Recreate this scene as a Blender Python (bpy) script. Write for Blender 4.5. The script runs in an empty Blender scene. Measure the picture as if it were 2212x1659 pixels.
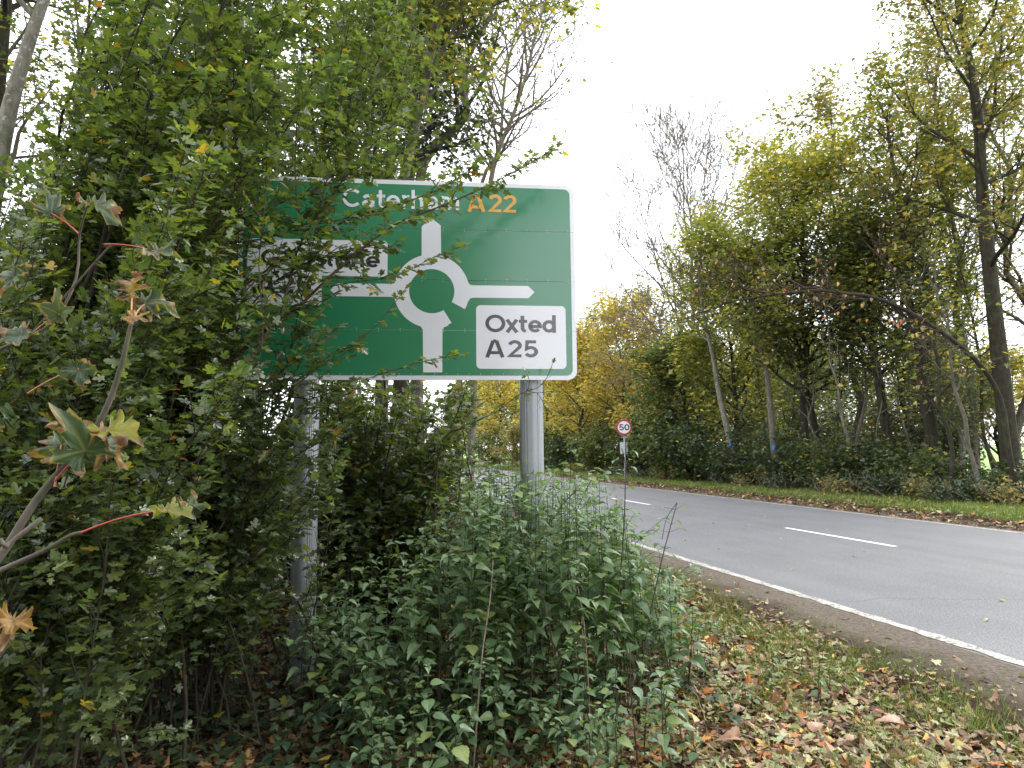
import bpy, math, random
import numpy as np
from mathutils import Vector, Matrix, noise

SC = bpy.context.scene
COL = SC.collection
R = math.radians
rng = random.Random(7)
npr = np.random.default_rng(11)

# ------------------------------------------------------------------ camera
EYE = Vector((0, 0, 1.5))
PITCH, ROLL, FPX, CX, CY = 5.44, -0.6, 1475.0, 1106.0, 829.5
CM = Matrix.Rotation(R(90 + PITCH), 3, 'X') @ Matrix.Rotation(R(ROLL), 3, 'Z')
cd = bpy.data.cameras.new('camera'); cd.sensor_width = 36; cd.lens = 36 * FPX / 2212.0
cd.clip_start = 0.05; cd.clip_end = 2000
cam = bpy.data.objects.new('camera', cd); COL.objects.link(cam)
cam.matrix_world = Matrix.Translation(EYE) @ CM.to_4x4()
SC.camera = cam

# ------------------------------------------------------------------ light: overcast
SUN_EL, SUN_AZ = 40.0, 62.0          # degrees; azimuth clockwise from +Y
W = bpy.data.worlds.new('World'); SC.world = W; W.use_nodes = True
nt = W.node_tree; nt.nodes.clear()
sky = nt.nodes.new('ShaderNodeTexSky'); sky.sky_type = 'NISHITA'; sky.sun_disc = False
sky.sun_elevation = R(SUN_EL); sky.sun_rotation = R(SUN_AZ); sky.dust_density = 4.0; sky.air_density = 1.0
mix = nt.nodes.new('ShaderNodeMixRGB'); mix.inputs[0].default_value = 0.95
mix.inputs[2].default_value = (16.4, 16.9, 17.9, 1)          # white cloud cover
bg = nt.nodes.new('ShaderNodeBackground'); bg.inputs[1].default_value = 0.115
out = nt.nodes.new('ShaderNodeOutputWorld')
nt.links.new(sky.outputs[0], mix.inputs[1]); nt.links.new(mix.outputs[0], bg.inputs[0]); nt.links.new(bg.outputs[0], out.inputs[0])
sl = bpy.data.lights.new('sun', 'SUN'); sl.energy = 1.5; sl.angle = R(20); sl.color = (1.0, 0.95, 0.88)
so = bpy.data.objects.new('sun', sl); COL.objects.link(so)
sd = Vector((math.sin(R(SUN_AZ)) * math.cos(R(SUN_EL)), math.cos(R(SUN_AZ)) * math.cos(R(SUN_EL)), math.sin(R(SUN_EL))))
so.rotation_euler = sd.to_track_quat('Z', 'Y').to_euler(); so.location = sd * 60
SC.view_settings.view_transform = 'Standard'; SC.view_settings.look = 'None'
SC.view_settings.exposure = 0.62; SC.view_settings.gamma = 1.0; SC.view_settings.use_curve_mapping = False
SC.render.engine = 'CYCLES'
SC.cycles.max_bounces = 7; SC.cycles.diffuse_bounces = 4; SC.cycles.glossy_bounces = 2
SC.cycles.transmission_bounces = 4; SC.cycles.transparent_max_bounces = 4

# ------------------------------------------------------------------ site geometry
ANG = R(14.6)
RD = Vector((-math.sin(ANG), math.cos(ANG), 0))      # along the road, away from the camera
RN = Vector((math.cos(ANG), math.sin(ANG), 0))       # across the road, to the right
QL, QC, QR = 4.58, 8.07, 11.32

def ray(u, v):
    return CM @ Vector(((u - CX) / FPX, -(v - CY) / FPX, -1))
def P(u, v, y):
    d = ray(u, v); return EYE + d * (y / d.y)
def Rp(q, s, z=0.0):
    p = RN * q + RD * s; return Vector((p.x, p.y, z))
def sm(a, b, x):
    t = min(1, max(0, (x - a) / (b - a))); return t * t * (3 - 2 * t)
def gz(x, y):
    q = x * RN.x + y * RN.y
    n = noise.noise(Vector((x * .9, y * .9, 3.1))) * .05 + noise.noise(Vector((x * 3.1, y * 3.1, 7.7))) * .018
    if q < QL + .4:
        k = sm(QL - .25, QL - 1.0, q)
        z = -0.012 - 0.21 * sm(QL - .9, QL - 4.2, q) + 0.5 * sm(-1.0, -8.0, q) + n * k
        return z
    k = sm(QR + .1, QR + .9, q)
    z = -0.035 + 0.16 * sm(QR, QR + 1.4, q) - 0.35 * sm(QR + 7, QR + 12, q) + n * k
    return z
def on_ground(u, v):
    d = ray(u, v); z = 0.0
    for _ in range(6):
        t = (z - EYE.z) / d.z; p = EYE + d * t; z = gz(p.x, p.y)
    return Vector((p.x, p.y, z))

# ------------------------------------------------------------------ helpers
def tag(o, label=None, cat=None, group=None, kind=None):
    if label: o['label'] = label
    if cat: o['category'] = cat
    if group: o['group'] = group
    if kind: o['kind'] = kind
    return o
def link(name, me, parent=None):
    o = bpy.data.objects.new(name, me); COL.objects.link(o)
    if parent is not None: o.parent = parent
    return o
def empty(name, loc, label, cat, group=None):
    o = bpy.data.objects.new(name, None); COL.objects.link(o); o.location = loc
    o.empty_display_size = .1
    return tag(o, label, cat, group)

def np_mesh(name, V, F, mat=None, attrs=None, smooth=False):
    """V (n,3); F (m,k) faces of equal size."""
    me = bpy.data.meshes.new(name)
    V = np.asarray(V, np.float32); F = np.asarray(F, np.int32)
    me.vertices.add(len(V)); me.vertices.foreach_set('co', V.ravel())
    me.loops.add(F.size); me.loops.foreach_set('vertex_index', F.ravel())
    me.polygons.add(len(F)); k = F.shape[1]
    me.polygons.foreach_set('loop_start', np.arange(0, F.size, k, dtype=np.int32))
    me.polygons.foreach_set('loop_total', np.full(len(F), k, np.int32))
    me.polygons.foreach_set('use_smooth', np.full(len(F), smooth))
    if attrs:
        for an, data in attrs.items():
            a = me.attributes.new(an, 'FLOAT', 'POINT'); a.data.foreach_set('value', np.asarray(data, np.float32))
    if mat: me.materials.append(mat)
    me.update(calc_edges=True)
    return me

class Tubes:
    def __init__(s): s.V = []; s.F = []; s.n = 0
    def add(s, pts, radii, sides=5, cap=True):
        pts = [Vector(p) for p in pts]; n = len(pts)
        if n < 2: return
        up = Vector((0.13, 0.31, 1)).normalized(); rings = []
        for i, p in enumerate(pts):
            d = (pts[min(i + 1, n - 1)] - pts[max(i - 1, 0)])
            if d.length < 1e-7: d = Vector((0, 0, 1))
            d.normalize()
            a = d.cross(up)
            if a.length < .1: a = d.cross(Vector((1, 0, 0)))
            a.normalize(); b = d.cross(a)
            for k in range(sides):
                t = 2 * math.pi * k / sides
                rings.append(p + (a * math.cos(t) + b * math.sin(t)) * radii[i])
        base = s.n
        s.V.extend([tuple(v) for v in rings]); s.n += len(rings)
        for i in range(n - 1):
            for k in range(sides):
                k2 = (k + 1) % sides
                s.F.append((base + i * sides + k, base + i * sides + k2, base + (i + 1) * sides + k2, base + (i + 1) * sides + k))
        if cap:
            s.V.append(tuple(pts[-1])); c = s.n; s.n += 1
            for k in range(sides):
                s.F.append((base + (n - 1) * sides + k, base + (n - 1) * sides + (k + 1) % sides, c, c))
    def mesh(s, name, mat, origin=None, smooth=True):
        V = np.array(s.V, np.float32)
        if origin is not None: V = V - np.array(origin, np.float32)
        # degenerate quads of the caps become triangles
        quads = [f for f in s.F if f[2] != f[3]]; tris = [f[:3] for f in s.F if f[2] == f[3]]
        me = bpy.data.meshes.new(name)
        me.from_pydata([tuple(v) for v in V.tolist()], [], quads + tris)
        me.polygons.foreach_set('use_smooth', [smooth] * len(me.polygons))
        me.materials.append(mat)
        return me

def bez(p0, p1, lift=0.0, side=0.0, n=8, jit=0.0, r=rng):
    p0 = Vector(p0); p1 = Vector(p1); d = p1 - p0; L = d.length
    sv = d.cross(Vector((0, 0, 1)));  sv = sv.normalized() if sv.length > 1e-5 else Vector((1, 0, 0))
    c = (p0 + p1) / 2 + Vector((0, 0, 1)) * lift * L + sv * side * L
    o = []
    for i in range(n + 1):
        t = i / n; p = p0 * (1 - t) ** 2 + c * 2 * t * (1 - t) + p1 * t * t
        if jit and 0 < i < n: p = p + Vector((r.uniform(-1, 1), r.uniform(-1, 1), r.uniform(-1, 1))) * jit
        o.append(p)
    return o
def smooth_path(pts, n=4):
    """Catmull-Rom through the points."""
    pts = [Vector(p) for p in pts]; q = [pts[0] * 2 - pts[1]] + pts + [pts[-1] * 2 - pts[-2]]
    o = []
    for i in range(1, len(q) - 2):
        for k in range(n):
            t = k / n
            o.append(.5 * ((2 * q[i]) + (q[i + 1] - q[i - 1]) * t + (2 * q[i - 1] - 5 * q[i] + 4 * q[i + 1] - q[i + 2]) * t * t
                           + (3 * q[i] - q[i - 1] - 3 * q[i + 1] + q[i + 2]) * t ** 3))
    o.append(pts[-1]); return o

# ------------------------------------------------------------------ leaf shapes: x across, y along midrib, z off the blade
def fan(half, cen, fold=.12, tip=1.0, curl=.10):
    """half: right-hand outline from stalk to tip; returns verts, tris of a folded, drooping blade."""
    right = half; left = [(-x, y) for x, y in reversed(half) if x > 1e-6]
    ring = [p for p in right] + left
    V = [(x, y, abs(x) * fold * 2 - curl * (y ** 2) - .25 * x * x) for x, y in ring]
    c = len(V); V.append((0, cen, -.02))
    F = [(i, (i + 1) % c, c) for i in range(c)]
    return np.array(V, np.float32), np.array(F, np.int32)
MAPLE = fan([(0, 0), (.20, -.08), (.37, -.02), (.33, .12), (.22, .20), (.38, .27), (.55, .40), (.47, .56), (.33, .52), (.20, .46), (.25, .70), (.15, .90), (0, 1.0)], .28)
MAPLE_LO = fan([(0, 0), (.36, -.06), (.22, .2), (.55, .45), (.2, .48), (.2, .82), (0, 1.0)], .28)
OVATE = fan([(0, 0), (.20, .02), (.26, .12), (.34, .16), (.33, .28), (.36, .33), (.30, .44), (.31, .50), (.22, .60), (.21, .68), (.12, .77), (.09, .87), (0, 1.0)], .4, fold=.16, curl=.22)
OVATE_LO = fan([(0, 0), (.32, .18), (.30, .48), (.12, .8), (0, 1.0)], .4, fold=.16, curl=.2)
IVY = fan([(0, 0), (.30, -.10), (.50, .05), (.34, .30), (.36, .5), (.16, .72), (0, 1.0)], .3, fold=.06, curl=.08)
OAK = fan([(0, 0), (.10, .10), (.22, .18), (.14, .30), (.32, .42), (.20, .52), (.32, .68), (.18, .76), (.14, .92), (0, 1.0)], .5, fold=.2, curl=.3)
DIAM = (np.array([(0, 0, 0), (.36, .45, .1), (0, 1, -.1), (-.36, .45, .1)], np.float32), np.array([(0, 1, 2), (0, 2, 3)], np.int32))
BLADE = (np.array([(-.03, 0, 0), (.03, 0, 0), (.024, .5, .05), (-.024, .5, .05), (0, 1, .22)], np.float32),
         np.array([(0, 1, 2), (0, 2, 3), (3, 2, 4)], np.int32))

class Leaves:
    def __init__(s): s.p = []; s.d = []; s.n = []; s.s = []; s.r = []
    def add(s, p, d, n, size, r): s.p.append(tuple(p)); s.d.append(tuple(d)); s.n.append(tuple(n)); s.s.append(size); s.r.append(r)
    def arr(s):
        return (np.array(s.p, np.float64).reshape(-1, 3), np.array(s.d, np.float64).reshape(-1, 3), np.array(s.n, np.float64).reshape(-1, 3), np.array(s.s), np.array(s.r))
    def __len__(s): return len(s.s)

def frames(d, n):
    d = d / (np.linalg.norm(d, axis=1, keepdims=True) + 1e-9)
    x = np.cross(d, n); x /= (np.linalg.norm(x, axis=1, keepdims=True) + 1e-9)
    n = np.cross(x, d)
    return x, d, n
def leaf_mesh(name, tmpl, A, mat, origin=(0, 0, 0), curlvar=.8):
    p, d, n, s, r = A; tv, tf = tmpl; M = len(tv); N = len(s)
    x, d, n = frames(d, n)
    cz = 1 + npr.uniform(-curlvar, curlvar, N) * 1.3
    wx = npr.uniform(.8, 1.12, N)
    V = (p - np.array(origin))[:, None, :] + s[:, None, None] * (
        tv[None, :, 0, None] * wx[:, None, None] * x[:, None, :] + tv[None, :, 1, None] * d[:, None, :]
        + tv[None, :, 2, None] * cz[:, None, None] * n[:, None, :])
    F = (tf[None] + (np.arange(N) * M)[:, None, None]).reshape(-1, 3)
    return np_mesh(name, V.reshape(-1, 3), F, mat, {'rnd': np.repeat(r, M)})

def sub(A, idx): return tuple(a[idx] for a in A)

# ------------------------------------------------------------------ materials
def nodes_mat(name):
    m = bpy.data.materials.new(name); m.use_nodes = True; t = m.node_tree
    b = t.nodes['Principled BSDF']; return m, t, b
def ramp_node(t, stops, interp='LINEAR'):
    r = t.nodes.new('ShaderNodeValToRGB'); cr = r.color_ramp; cr.interpolation = interp
    while len(cr.elements) > 1: cr.elements.remove(cr.elements[-1])
    cr.elements[0].position = stops[0][0]; cr.elements[0].color = (*stops[0][1], 1)
    for pos, c in stops[1:]:
        e = cr.elements.new(pos); e.color = (*c, 1)
    return r
def noise_node(t, scale, detail=4, rough=.6, vec=None):
    n = t.nodes.new('ShaderNodeTexNoise'); n.inputs['Scale'].default_value = scale
    n.inputs['Detail'].default_value = detail; n.inputs['Roughness'].default_value = rough
    if vec is not None: t.links.new(vec, n.inputs['Vector'])
    return n
def obj_coords(t, geo=True):
    if geo:
        g = t.nodes.new('ShaderNodeNewGeometry'); return g.outputs['Position']
    g = t.nodes.new('ShaderNodeTexCoord'); return g.outputs['Object']
def math_node(t, op, a, b=None, clamp=False):
    m = t.nodes.new('ShaderNodeMath'); m.operation = op; m.use_clamp = clamp
    for i, v in enumerate((a, b)):
        if v is None: continue
        if isinstance(v, (int, float)): m.inputs[i].default_value = v
        else: t.links.new(v, m.inputs[i])
    return m.outputs[0]
def mixrgb(t, fac, a, b, mode='MIX'):
    m = t.nodes.new('ShaderNodeMixRGB'); m.blend_type = mode
    for i, v in enumerate((fac, a, b)):
        if isinstance(v, (int, float)): m.inputs[i].default_value = v
        elif isinstance(v, tuple): m.inputs[i].default_value = (*v, 1)
        else: t.links.new(v, m.inputs[i])
    return m.outputs[0]
def bump(t, b, h, strength=.4, dist=.01):
    n = t.nodes.new('ShaderNodeBump'); n.inputs['Strength'].default_value = strength; n.inputs['Distance'].default_value = dist
    t.links.new(h, n.inputs['Height']); t.links.new(n.outputs[0], b.inputs['Normal'])

def leaf_mat(name, stops, rough=.42, trans=.35, spec=.5, blot=25.0, tcol=(1.25, 1.35, .5)):
    m, t, b = nodes_mat(name)
    at = t.nodes.new('ShaderNodeAttribute'); at.attribute_name = 'rnd'
    oi = t.nodes.new('ShaderNodeObjectInfo')
    f = math_node(t, 'FRACT', math_node(t, 'ADD', at.outputs['Fac'], math_node(t, 'MULTIPLY', oi.outputs['Random'], .02)))
    rp = ramp_node(t, stops); t.links.new(f, rp.inputs[0])
    ns = noise_node(t, blot, 3, .6, obj_coords(t))
    va = math_node(t, 'ADD', math_node(t, 'MULTIPLY', ns.outputs['Fac'], .7), .65)
    col = mixrgb(t, 1.0, rp.outputs[0], va, 'MULTIPLY')
    g = t.nodes.new('ShaderNodeNewGeometry')
    pale = mixrgb(t, 1.0, col, (1.35, 1.25, 1.3), 'MULTIPLY')
    col2 = mixrgb(t, g.outputs['Backfacing'], col, pale)
    t.links.new(col2, b.inputs['Base Color'])
    b.inputs['Roughness'].default_value = rough; b.inputs['Specular IOR Level'].default_value = spec
    tr = t.nodes.new('ShaderNodeBsdfTranslucent')
    t.links.new(mixrgb(t, 1.0, col, tcol, 'MULTIPLY'), tr.inputs['Color'])
    mx = t.nodes.new('ShaderNodeMixShader'); mx.inputs[0].default_value = trans
    o = t.nodes['Material Output']
    t.links.new(b.outputs[0], mx.inputs[1]); t.links.new(tr.outputs[0], mx.inputs[2]); t.links.new(mx.outputs[0], o.inputs[0])
    return m

G1, G2, G3 = (.030, .062, .018), (.055, .105, .022), (.088, .135, .030)
YG, YE, OR, BR = (.20, .21, .03), (.48, .34, .035), (.42, .16, .03), (.16, .075, .03)
M_MAPLE = leaf_mat('field_maple_leaf', [(0, (.045, .072, .036)), (.35, (.075, .112, .046)), (.72, (.11, .148, .052)), (.962, (.145, .175, .05)), (.982, (.17, .18, .035)), (.992, (.40, .31, .05)), (.997, OR), (1, BR)], rough=.33, spec=.95, trans=.42, tcol=(1.9, 2.0, .55))
M_DARK = leaf_mat('dark_hedge_leaf', [(0, (.028, .05, .026)), (.6, (.056, .088, .038)), (.93, (.09, .12, .045)), (.97, YG), (1, YE)], rough=.4, trans=.28)
M_NETTLE = leaf_mat('nettle_leaf', [(0, (.09, .155, .075)), (.5, (.135, .215, .10)), (.88, (.18, .26, .12)), (.96, (.23, .28, .08)), (1, (.30, .25, .07))], rough=.42, spec=.7, trans=.33, tcol=(1.3, 1.5, .5))
M_BRAMBLE = leaf_mat('bramble_leaf', [(0, (.018, .04, .022)), (.6, (.035, .07, .035)), (1, (.06, .10, .045))], rough=.36, spec=.6, trans=.2)
M_YGREEN = leaf_mat('yellow_green_maple_leaf', [(0, (.09, .12, .04)), (.4, (.16, .19, .05)), (.68, (.27, .27, .065)), (.86, (.50, .43, .10)), (1, (.68, .55, .13))], rough=.5, trans=.4)
M_MIDG = leaf_mat('mid_green_tree_leaf', [(0, (.055, .085, .034)), (.5, (.09, .13, .045)), (.88, (.16, .185, .055)), (1, (.42, .34, .06))], rough=.5, trans=.36)
M_YELL = leaf_mat('yellow_autumn_leaf', [(0, (.16, .17, .05)), (.35, (.38, .33, .09)), (.8, (.66, .52, .14)), (1, (.58, .36, .12))], rough=.5, trans=.42)
M_OLIVE = leaf_mat('olive_turning_leaf', [(0, (.10, .12, .045)), (.5, (.20, .20, .07)), (.85, (.38, .31, .10)), (1, (.42, .24, .09))], rough=.5, trans=.38)
M_LITTER = leaf_mat('fallen_leaf', [(0, (.055, .032, .018)), (.18, (.13, .075, .04)), (.34, (.24, .14, .08)), (.5, (.36, .23, .14)), (.62, (.28, .29, .13)),
                                    (.78, (.40, .40, .22)), (.86, (.18, .22, .07)), (.915, (.48, .35, .09)), (.965, (.46, .17, .04)), (1, (.30, .08, .03))], rough=.55, trans=.12, blot=60)
M_LITTERD = leaf_mat('brown_leaf_litter', [(0, (.04, .022, .012)), (.4, (.10, .055, .028)), (.75, (.20, .11, .05)), (.92, (.28, .17, .06)), (1, (.40, .24, .05))], rough=.6, trans=.1, blot=60)
M_GRASS = leaf_mat('verge_grass', [(0, (.08, .13, .025)), (.6, (.13, .20, .04)), (.9, (.22, .26, .06)), (1, (.34, .30, .12))], rough=.5, trans=.35, blot=6)

def bark_mat(name, c1, c2, scale=18, moss=0.0, bs=.5, patch=None):
    m, t, b = nodes_mat(name); pos = obj_coords(t)
    mp = t.nodes.new('ShaderNodeMapping'); mp.inputs['Scale'].default_value = (1, 1, .35); t.links.new(pos, mp.inputs[0])
    n = noise_node(t, scale, 6, .7, mp.outputs[0])
    r = ramp_node(t, [(.3, c1), (.68, c2)]); t.links.new(n.outputs['Fac'], r.inputs[0]); col = r.outputs[0]
    if moss:
        n2 = noise_node(t, scale * .3, 4, .6, pos); f = ramp_node(t, [(.5, (0, 0, 0)), (.62, (moss,) * 3)]); t.links.new(n2.outputs['Fac'], f.inputs[0])
        col = mixrgb(t, f.outputs[0], col, (.055, .075, .025))
    if patch:
        n3 = noise_node(t, scale * 1.3, 3, .5, pos); f = ramp_node(t, [(.60, (0, 0, 0)), (.66, (.8,) * 3)]); t.links.new(n3.outputs['Fac'], f.inputs[0])
        col = mixrgb(t, f.outputs[0], col, patch)
    t.links.new(col, b.inputs['Base Color']); b.inputs['Roughness'].default_value = .85; b.inputs['Specular IOR Level'].default_value = .2
    bump(t, b, n.outputs['Fac'], bs, .01); return m
B_DARK = bark_mat('dark_wet_bark', (.018, .014, .010), (.055, .045, .034), 20, moss=.5)
B_TWIG = bark_mat('twig_bark', (.035, .024, .017), (.10, .07, .05), 40)
B_PALE = bark_mat('pale_grey_bark', (.11, .10, .08), (.28, .26, .21), 16, moss=.55, patch=(.40, .41, .36))
B_GREY = bark_mat('grey_brown_bark', (.07, .06, .048), (.19, .165, .13), 20, moss=.4)
B_BARE = bark_mat('bare_grey_twig', (.10, .085, .065), (.22, .19, .15), 20)
B_STEM = bark_mat('dark_nettle_stem', (.018, .03, .012), (.07, .075, .03), 60)
B_DRY = bark_mat('dry_cane', (.14, .10, .07), (.38, .30, .22), 60)

def paint(name, c, rough=.4, spec=.5, coat=0.0, dirt=0.0, metal=0.0, crough=.15):
    m, t, b = nodes_mat(name); pos = obj_coords(t, False)
    n = noise_node(t, 3.0, 6, .65, pos)
    col = mixrgb(t, math_node(t, 'MULTIPLY', ramp_fac(t, n.outputs['Fac'], .42, .75), dirt), c, tuple(x * .55 + .03 for x in c))
    t.links.new(col, b.inputs['Base Color'])
    t.links.new(math_node(t, 'ADD', math_node(t, 'MULTIPLY', n.outputs['Fac'], .12), rough - .06), b.inputs['Roughness'])
    b.inputs['Specular IOR Level'].default_value = spec; b.inputs['Metallic'].default_value = metal
    b.inputs['Coat Weight'].default_value = coat; b.inputs['Coat Roughness'].default_value = crough; b.inputs['Coat IOR'].default_value = 1.65 if coat == 1.0 else 1.5
    return m
def ramp_fac(t, v, a, b_):
    m = t.nodes.new('ShaderNodeMapRange'); m.inputs[1].default_value = a; m.inputs[2].default_value = b_; t.links.new(v, m.inputs[0]); return m.outputs[0]
SIGN = dict(rough=.5, coat=1.0, crough=.14)
M_GREEN = paint('sign_green', (.002, .19, .075), dirt=.25, **SIGN)
M_WHITE = paint('sign_white', (.74, .74, .78), dirt=.12, **SIGN)
M_BLACK = paint('sign_black', (.015, .015, .018), **SIGN)
M_AMBER = paint('sign_amber', (.66, .33, .02), **SIGN)
M_RED = paint('sign_red', (.42, .02, .02), dirt=.2, rough=.4, coat=.5)
M_ALU = paint('aluminium_post', (.42, .44, .47), rough=.42, metal=.55, dirt=.35)
M_GALV = paint('galvanised_steel', (.30, .31, .32), rough=.5, metal=.4, dirt=.4)
M_PLATE = paint('grey_white_plate', (.50, .55, .53), rough=.5, dirt=.3)
M_BLUE = paint('blue_marker_paint', (.02, .22, .62), rough=.6)

# ================================================================== ground and road
def qdot(t, pos):
    v = t.nodes.new('ShaderNodeVectorMath'); v.operation = 'DOT_PRODUCT'; t.links.new(pos, v.inputs[0]); v.inputs[1].default_value = tuple(RN); return v.outputs['Value']
def ground_material():
    m, t, b = nodes_mat('woodland_verge_soil'); pos = obj_coords(t)
    q = qdot(t, pos)
    n0 = noise_node(t, 1.3, 4, .6, pos); n1 = noise_node(t, 14, 6, .7, pos); n2 = noise_node(t, 34, 7, .8, pos)
    qn = math_node(t, 'ADD', q, math_node(t, 'MULTIPLY', math_node(t, 'SUBTRACT', n0.outputs['Fac'], .5), 1.1))
    soil = ramp_node(t, [(.25, (.018, .012, .008)), (.5, (.045, .028, .018)), (.75, (.11, .07, .04))]); t.links.new(n1.outputs['Fac'], soil.inputs[0])
    grit = ramp_node(t, [(.28, (.045, .036, .028)), (.5, (.14, .115, .09)), (.75, (.30, .255, .205))]); t.links.new(n2.outputs['Fac'], grit.inputs[0])
    grass = ramp_node(t, [(.3, (.06, .085, .02)), (.55, (.11, .15, .03)), (.8, (.17, .15, .05))]); t.links.new(n1.outputs['Fac'], grass.inputs[0])
    col = mixrgb(t, ramp_fac(t, qn, QL - .85, QL - .38), soil.outputs[0], grit.outputs[0])
    col = mixrgb(t, ramp_fac(t, qn, QR + .35, QR + .8), col, soil.outputs[0])
    col = mixrgb(t, ramp_fac(t, qn, QR + .9, QR + 1.3), col, grass.outputs[0])
    col = mixrgb(t, ramp_fac(t, qn, QR + 3.0, QR + 3.8), col, soil.outputs[0])
    t.links.new(col, b.inputs['Base Color']); b.inputs['Roughness'].default_value = .9; b.inputs['Specular IOR Level'].default_value = .15
    h = math_node(t, 'ADD', n1.outputs['Fac'], n2.outputs['Fac']); bump(t, b, h, .8, .02)
    return m
def axis(lo, hi, near, step, grow):
    a = [0.0]; s = step
    while a[-1] < hi: a.append(a[-1] + s); s = step if a[-1] < near else s * grow
    c = [0.0]; s = step
    while c[-1] > lo: c.append(c[-1] - s); s = step if c[-1] > -near else s * grow
    return sorted(set(a + c))
xs = axis(-700, 900, 8, .13, 1.09); ys = axis(-300, 1100, 11, .13, 1.09)
V = [(x, y, gz(x, y)) for y in ys for x in xs]; nx = len(xs)
F = [(j * nx + i, j * nx + i + 1, (j + 1) * nx + i + 1, (j + 1) * nx + i) for j in range(len(ys) - 1) for i in range(nx - 1)]
g = link('ground', np_mesh('ground', V, F, ground_material(), smooth=True)); tag(g, 'brown woodland verge soil and trodden grit beside the road', None, None, 'structure')

def field_material():
    m, t, b = nodes_mat('bright_meadow'); pos = obj_coords(t); n = noise_node(t, .8, 5, .6, pos)
    r = ramp_node(t, [(.3, (.14, .26, .04)), (.7, (.24, .38, .07))]); t.links.new(n.outputs['Fac'], r.inputs[0])
    t.links.new(r.outputs[0], b.inputs['Base Color']); b.inputs['Roughness'].default_value = .8; return m
fv = [Rp(q, s, gz(*Rp(q, s).xy) + .03 + .5 * sm(QR + 30, QR + 120, q)) for s in (-40, 20, 60, 120, 400) for q in (QR + 12.5, QR + 30, QR + 60, QR + 120, QR + 400)]
fF = [(j * 5 + i, j * 5 + i + 1, (j + 1) * 5 + i + 1, (j + 1) * 5 + i) for j in range(4) for i in range(4)]
tag(link('meadow', np_mesh('meadow', fv, fF, field_material(), smooth=True)), 'bright green meadow beyond the roadside trees', None, None, 'structure')

def road_material():
    m, t, b = nodes_mat('worn_asphalt'); pos = obj_coords(t); q = qdot(t, pos)
    n1 = noise_node(t, 75, 6, .8, pos); n2 = noise_node(t, .9, 5, .6, pos); vo = t.nodes.new('ShaderNodeTexVoronoi'); vo.inputs['Scale'].default_value = 160; t.links.new(pos, vo.inputs['Vector'])
    base = ramp_node(t, [(.34, (.052, .052, .055)), (.5, (.145, .145, .151)), (.66, (.33, .33, .338))]); t.links.new(n1.outputs['Fac'], base.inputs[0])
    big = math_node(t, 'ADD', math_node(t, 'MULTIPLY', n2.outputs['Fac'], .5), .75)
    col = mixrgb(t, 1.0, base.outputs[0], big, 'MULTIPLY')
    st_ = t.nodes.new('ShaderNodeMapping'); st_.inputs['Rotation'].default_value = (0, 0, -ANG); t.links.new(pos, st_.inputs[0])
    s2 = t.nodes.new('ShaderNodeMapping'); s2.inputs['Scale'].default_value = (1.6, .06, 1); t.links.new(st_.outputs[0], s2.inputs[0])
    n3 = noise_node(t, 1.5, 3, .6, s2.outputs[0])
    col = mixrgb(t, 1.0, col, math_node(t, 'ADD', math_node(t, 'MULTIPLY', n3.outputs['Fac'], .45), .78), 'MULTIPLY')
    n4 = noise_node(t, 22, 5, .75, pos); col = mixrgb(t, 1.0, col, math_node(t, 'ADD', math_node(t, 'MULTIPLY', n4.outputs['Fac'], .8), .6), 'MULTIPLY')
    # brown grit along both edges and a faint line at the centre joint
    nn = math_node(t, 'MULTIPLY', math_node(t, 'SUBTRACT', n2.outputs['Fac'], .5), .35)
    eq = math_node(t, 'ADD', q, nn)
    e1 = math_node(t, 'MULTIPLY', ramp_fac(t, eq, QL + .06, QL - .07), .92)
    e2 = math_node(t, 'MULTIPLY', ramp_fac(t, eq, QR - .22, QR - .02), .7)
    grt = ramp_node(t, [(.28, (.055, .045, .035)), (.5, (.15, .125, .10)), (.75, (.30, .26, .215))]); t.links.new(n1.outputs['Fac'], grt.inputs[0])
    col = mixrgb(t, math_node(t, 'MAXIMUM', e1, e2), col, grt.outputs[0])
    cj = math_node(t, 'ABSOLUTE', math_node(t, 'SUBTRACT', math_node(t, 'ADD', q, math_node(t, 'MULTIPLY', nn, .1)), QC))
    col = mixrgb(t, math_node(t, 'MULTIPLY', ramp_fac(t, cj, .07, .02), .35), col, (.17, .14, .11))
    t.links.new(col, b.inputs['Base Color'])
    b.inputs['Roughness'].default_value = .62; b.inputs['Specular IOR Level'].default_value = .45
    bump(t, b, math_node(t, 'ADD', n1.outputs['Fac'], vo.outputs['Distance']), .55, .006)
    return m
ss = [-60, -20] + [x * .25 for x in range(-20, 120)] + list(range(31, 120, 3)) + [130, 160, 220, 300]
rv = []; rq = [QL - .34, QL - .25, QL + 1, QC, QR - 1, QR + .1, QR + .16]
for s in ss:
    for i, q in enumerate(rq):
        j = noise.noise(Vector((s * 1.7, i * 9, 0))) * (.13 if i == 1 else .05 if i == 5 else 0)
        rv.append(Rp(q + j + (j if i == 0 else 0) * 0, s, -.05 if i in (0, 6) else 0.0))
rF = [(j * 7 + i, j * 7 + i + 1, (j + 1) * 7 + i + 1, (j + 1) * 7 + i) for j in range(len(ss) - 1) for i in range(6)]
road = tag(link('road', np_mesh('road', rv, rF, road_material())), 'grey asphalt road running away past the sign', None, None, 'structure')

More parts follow.
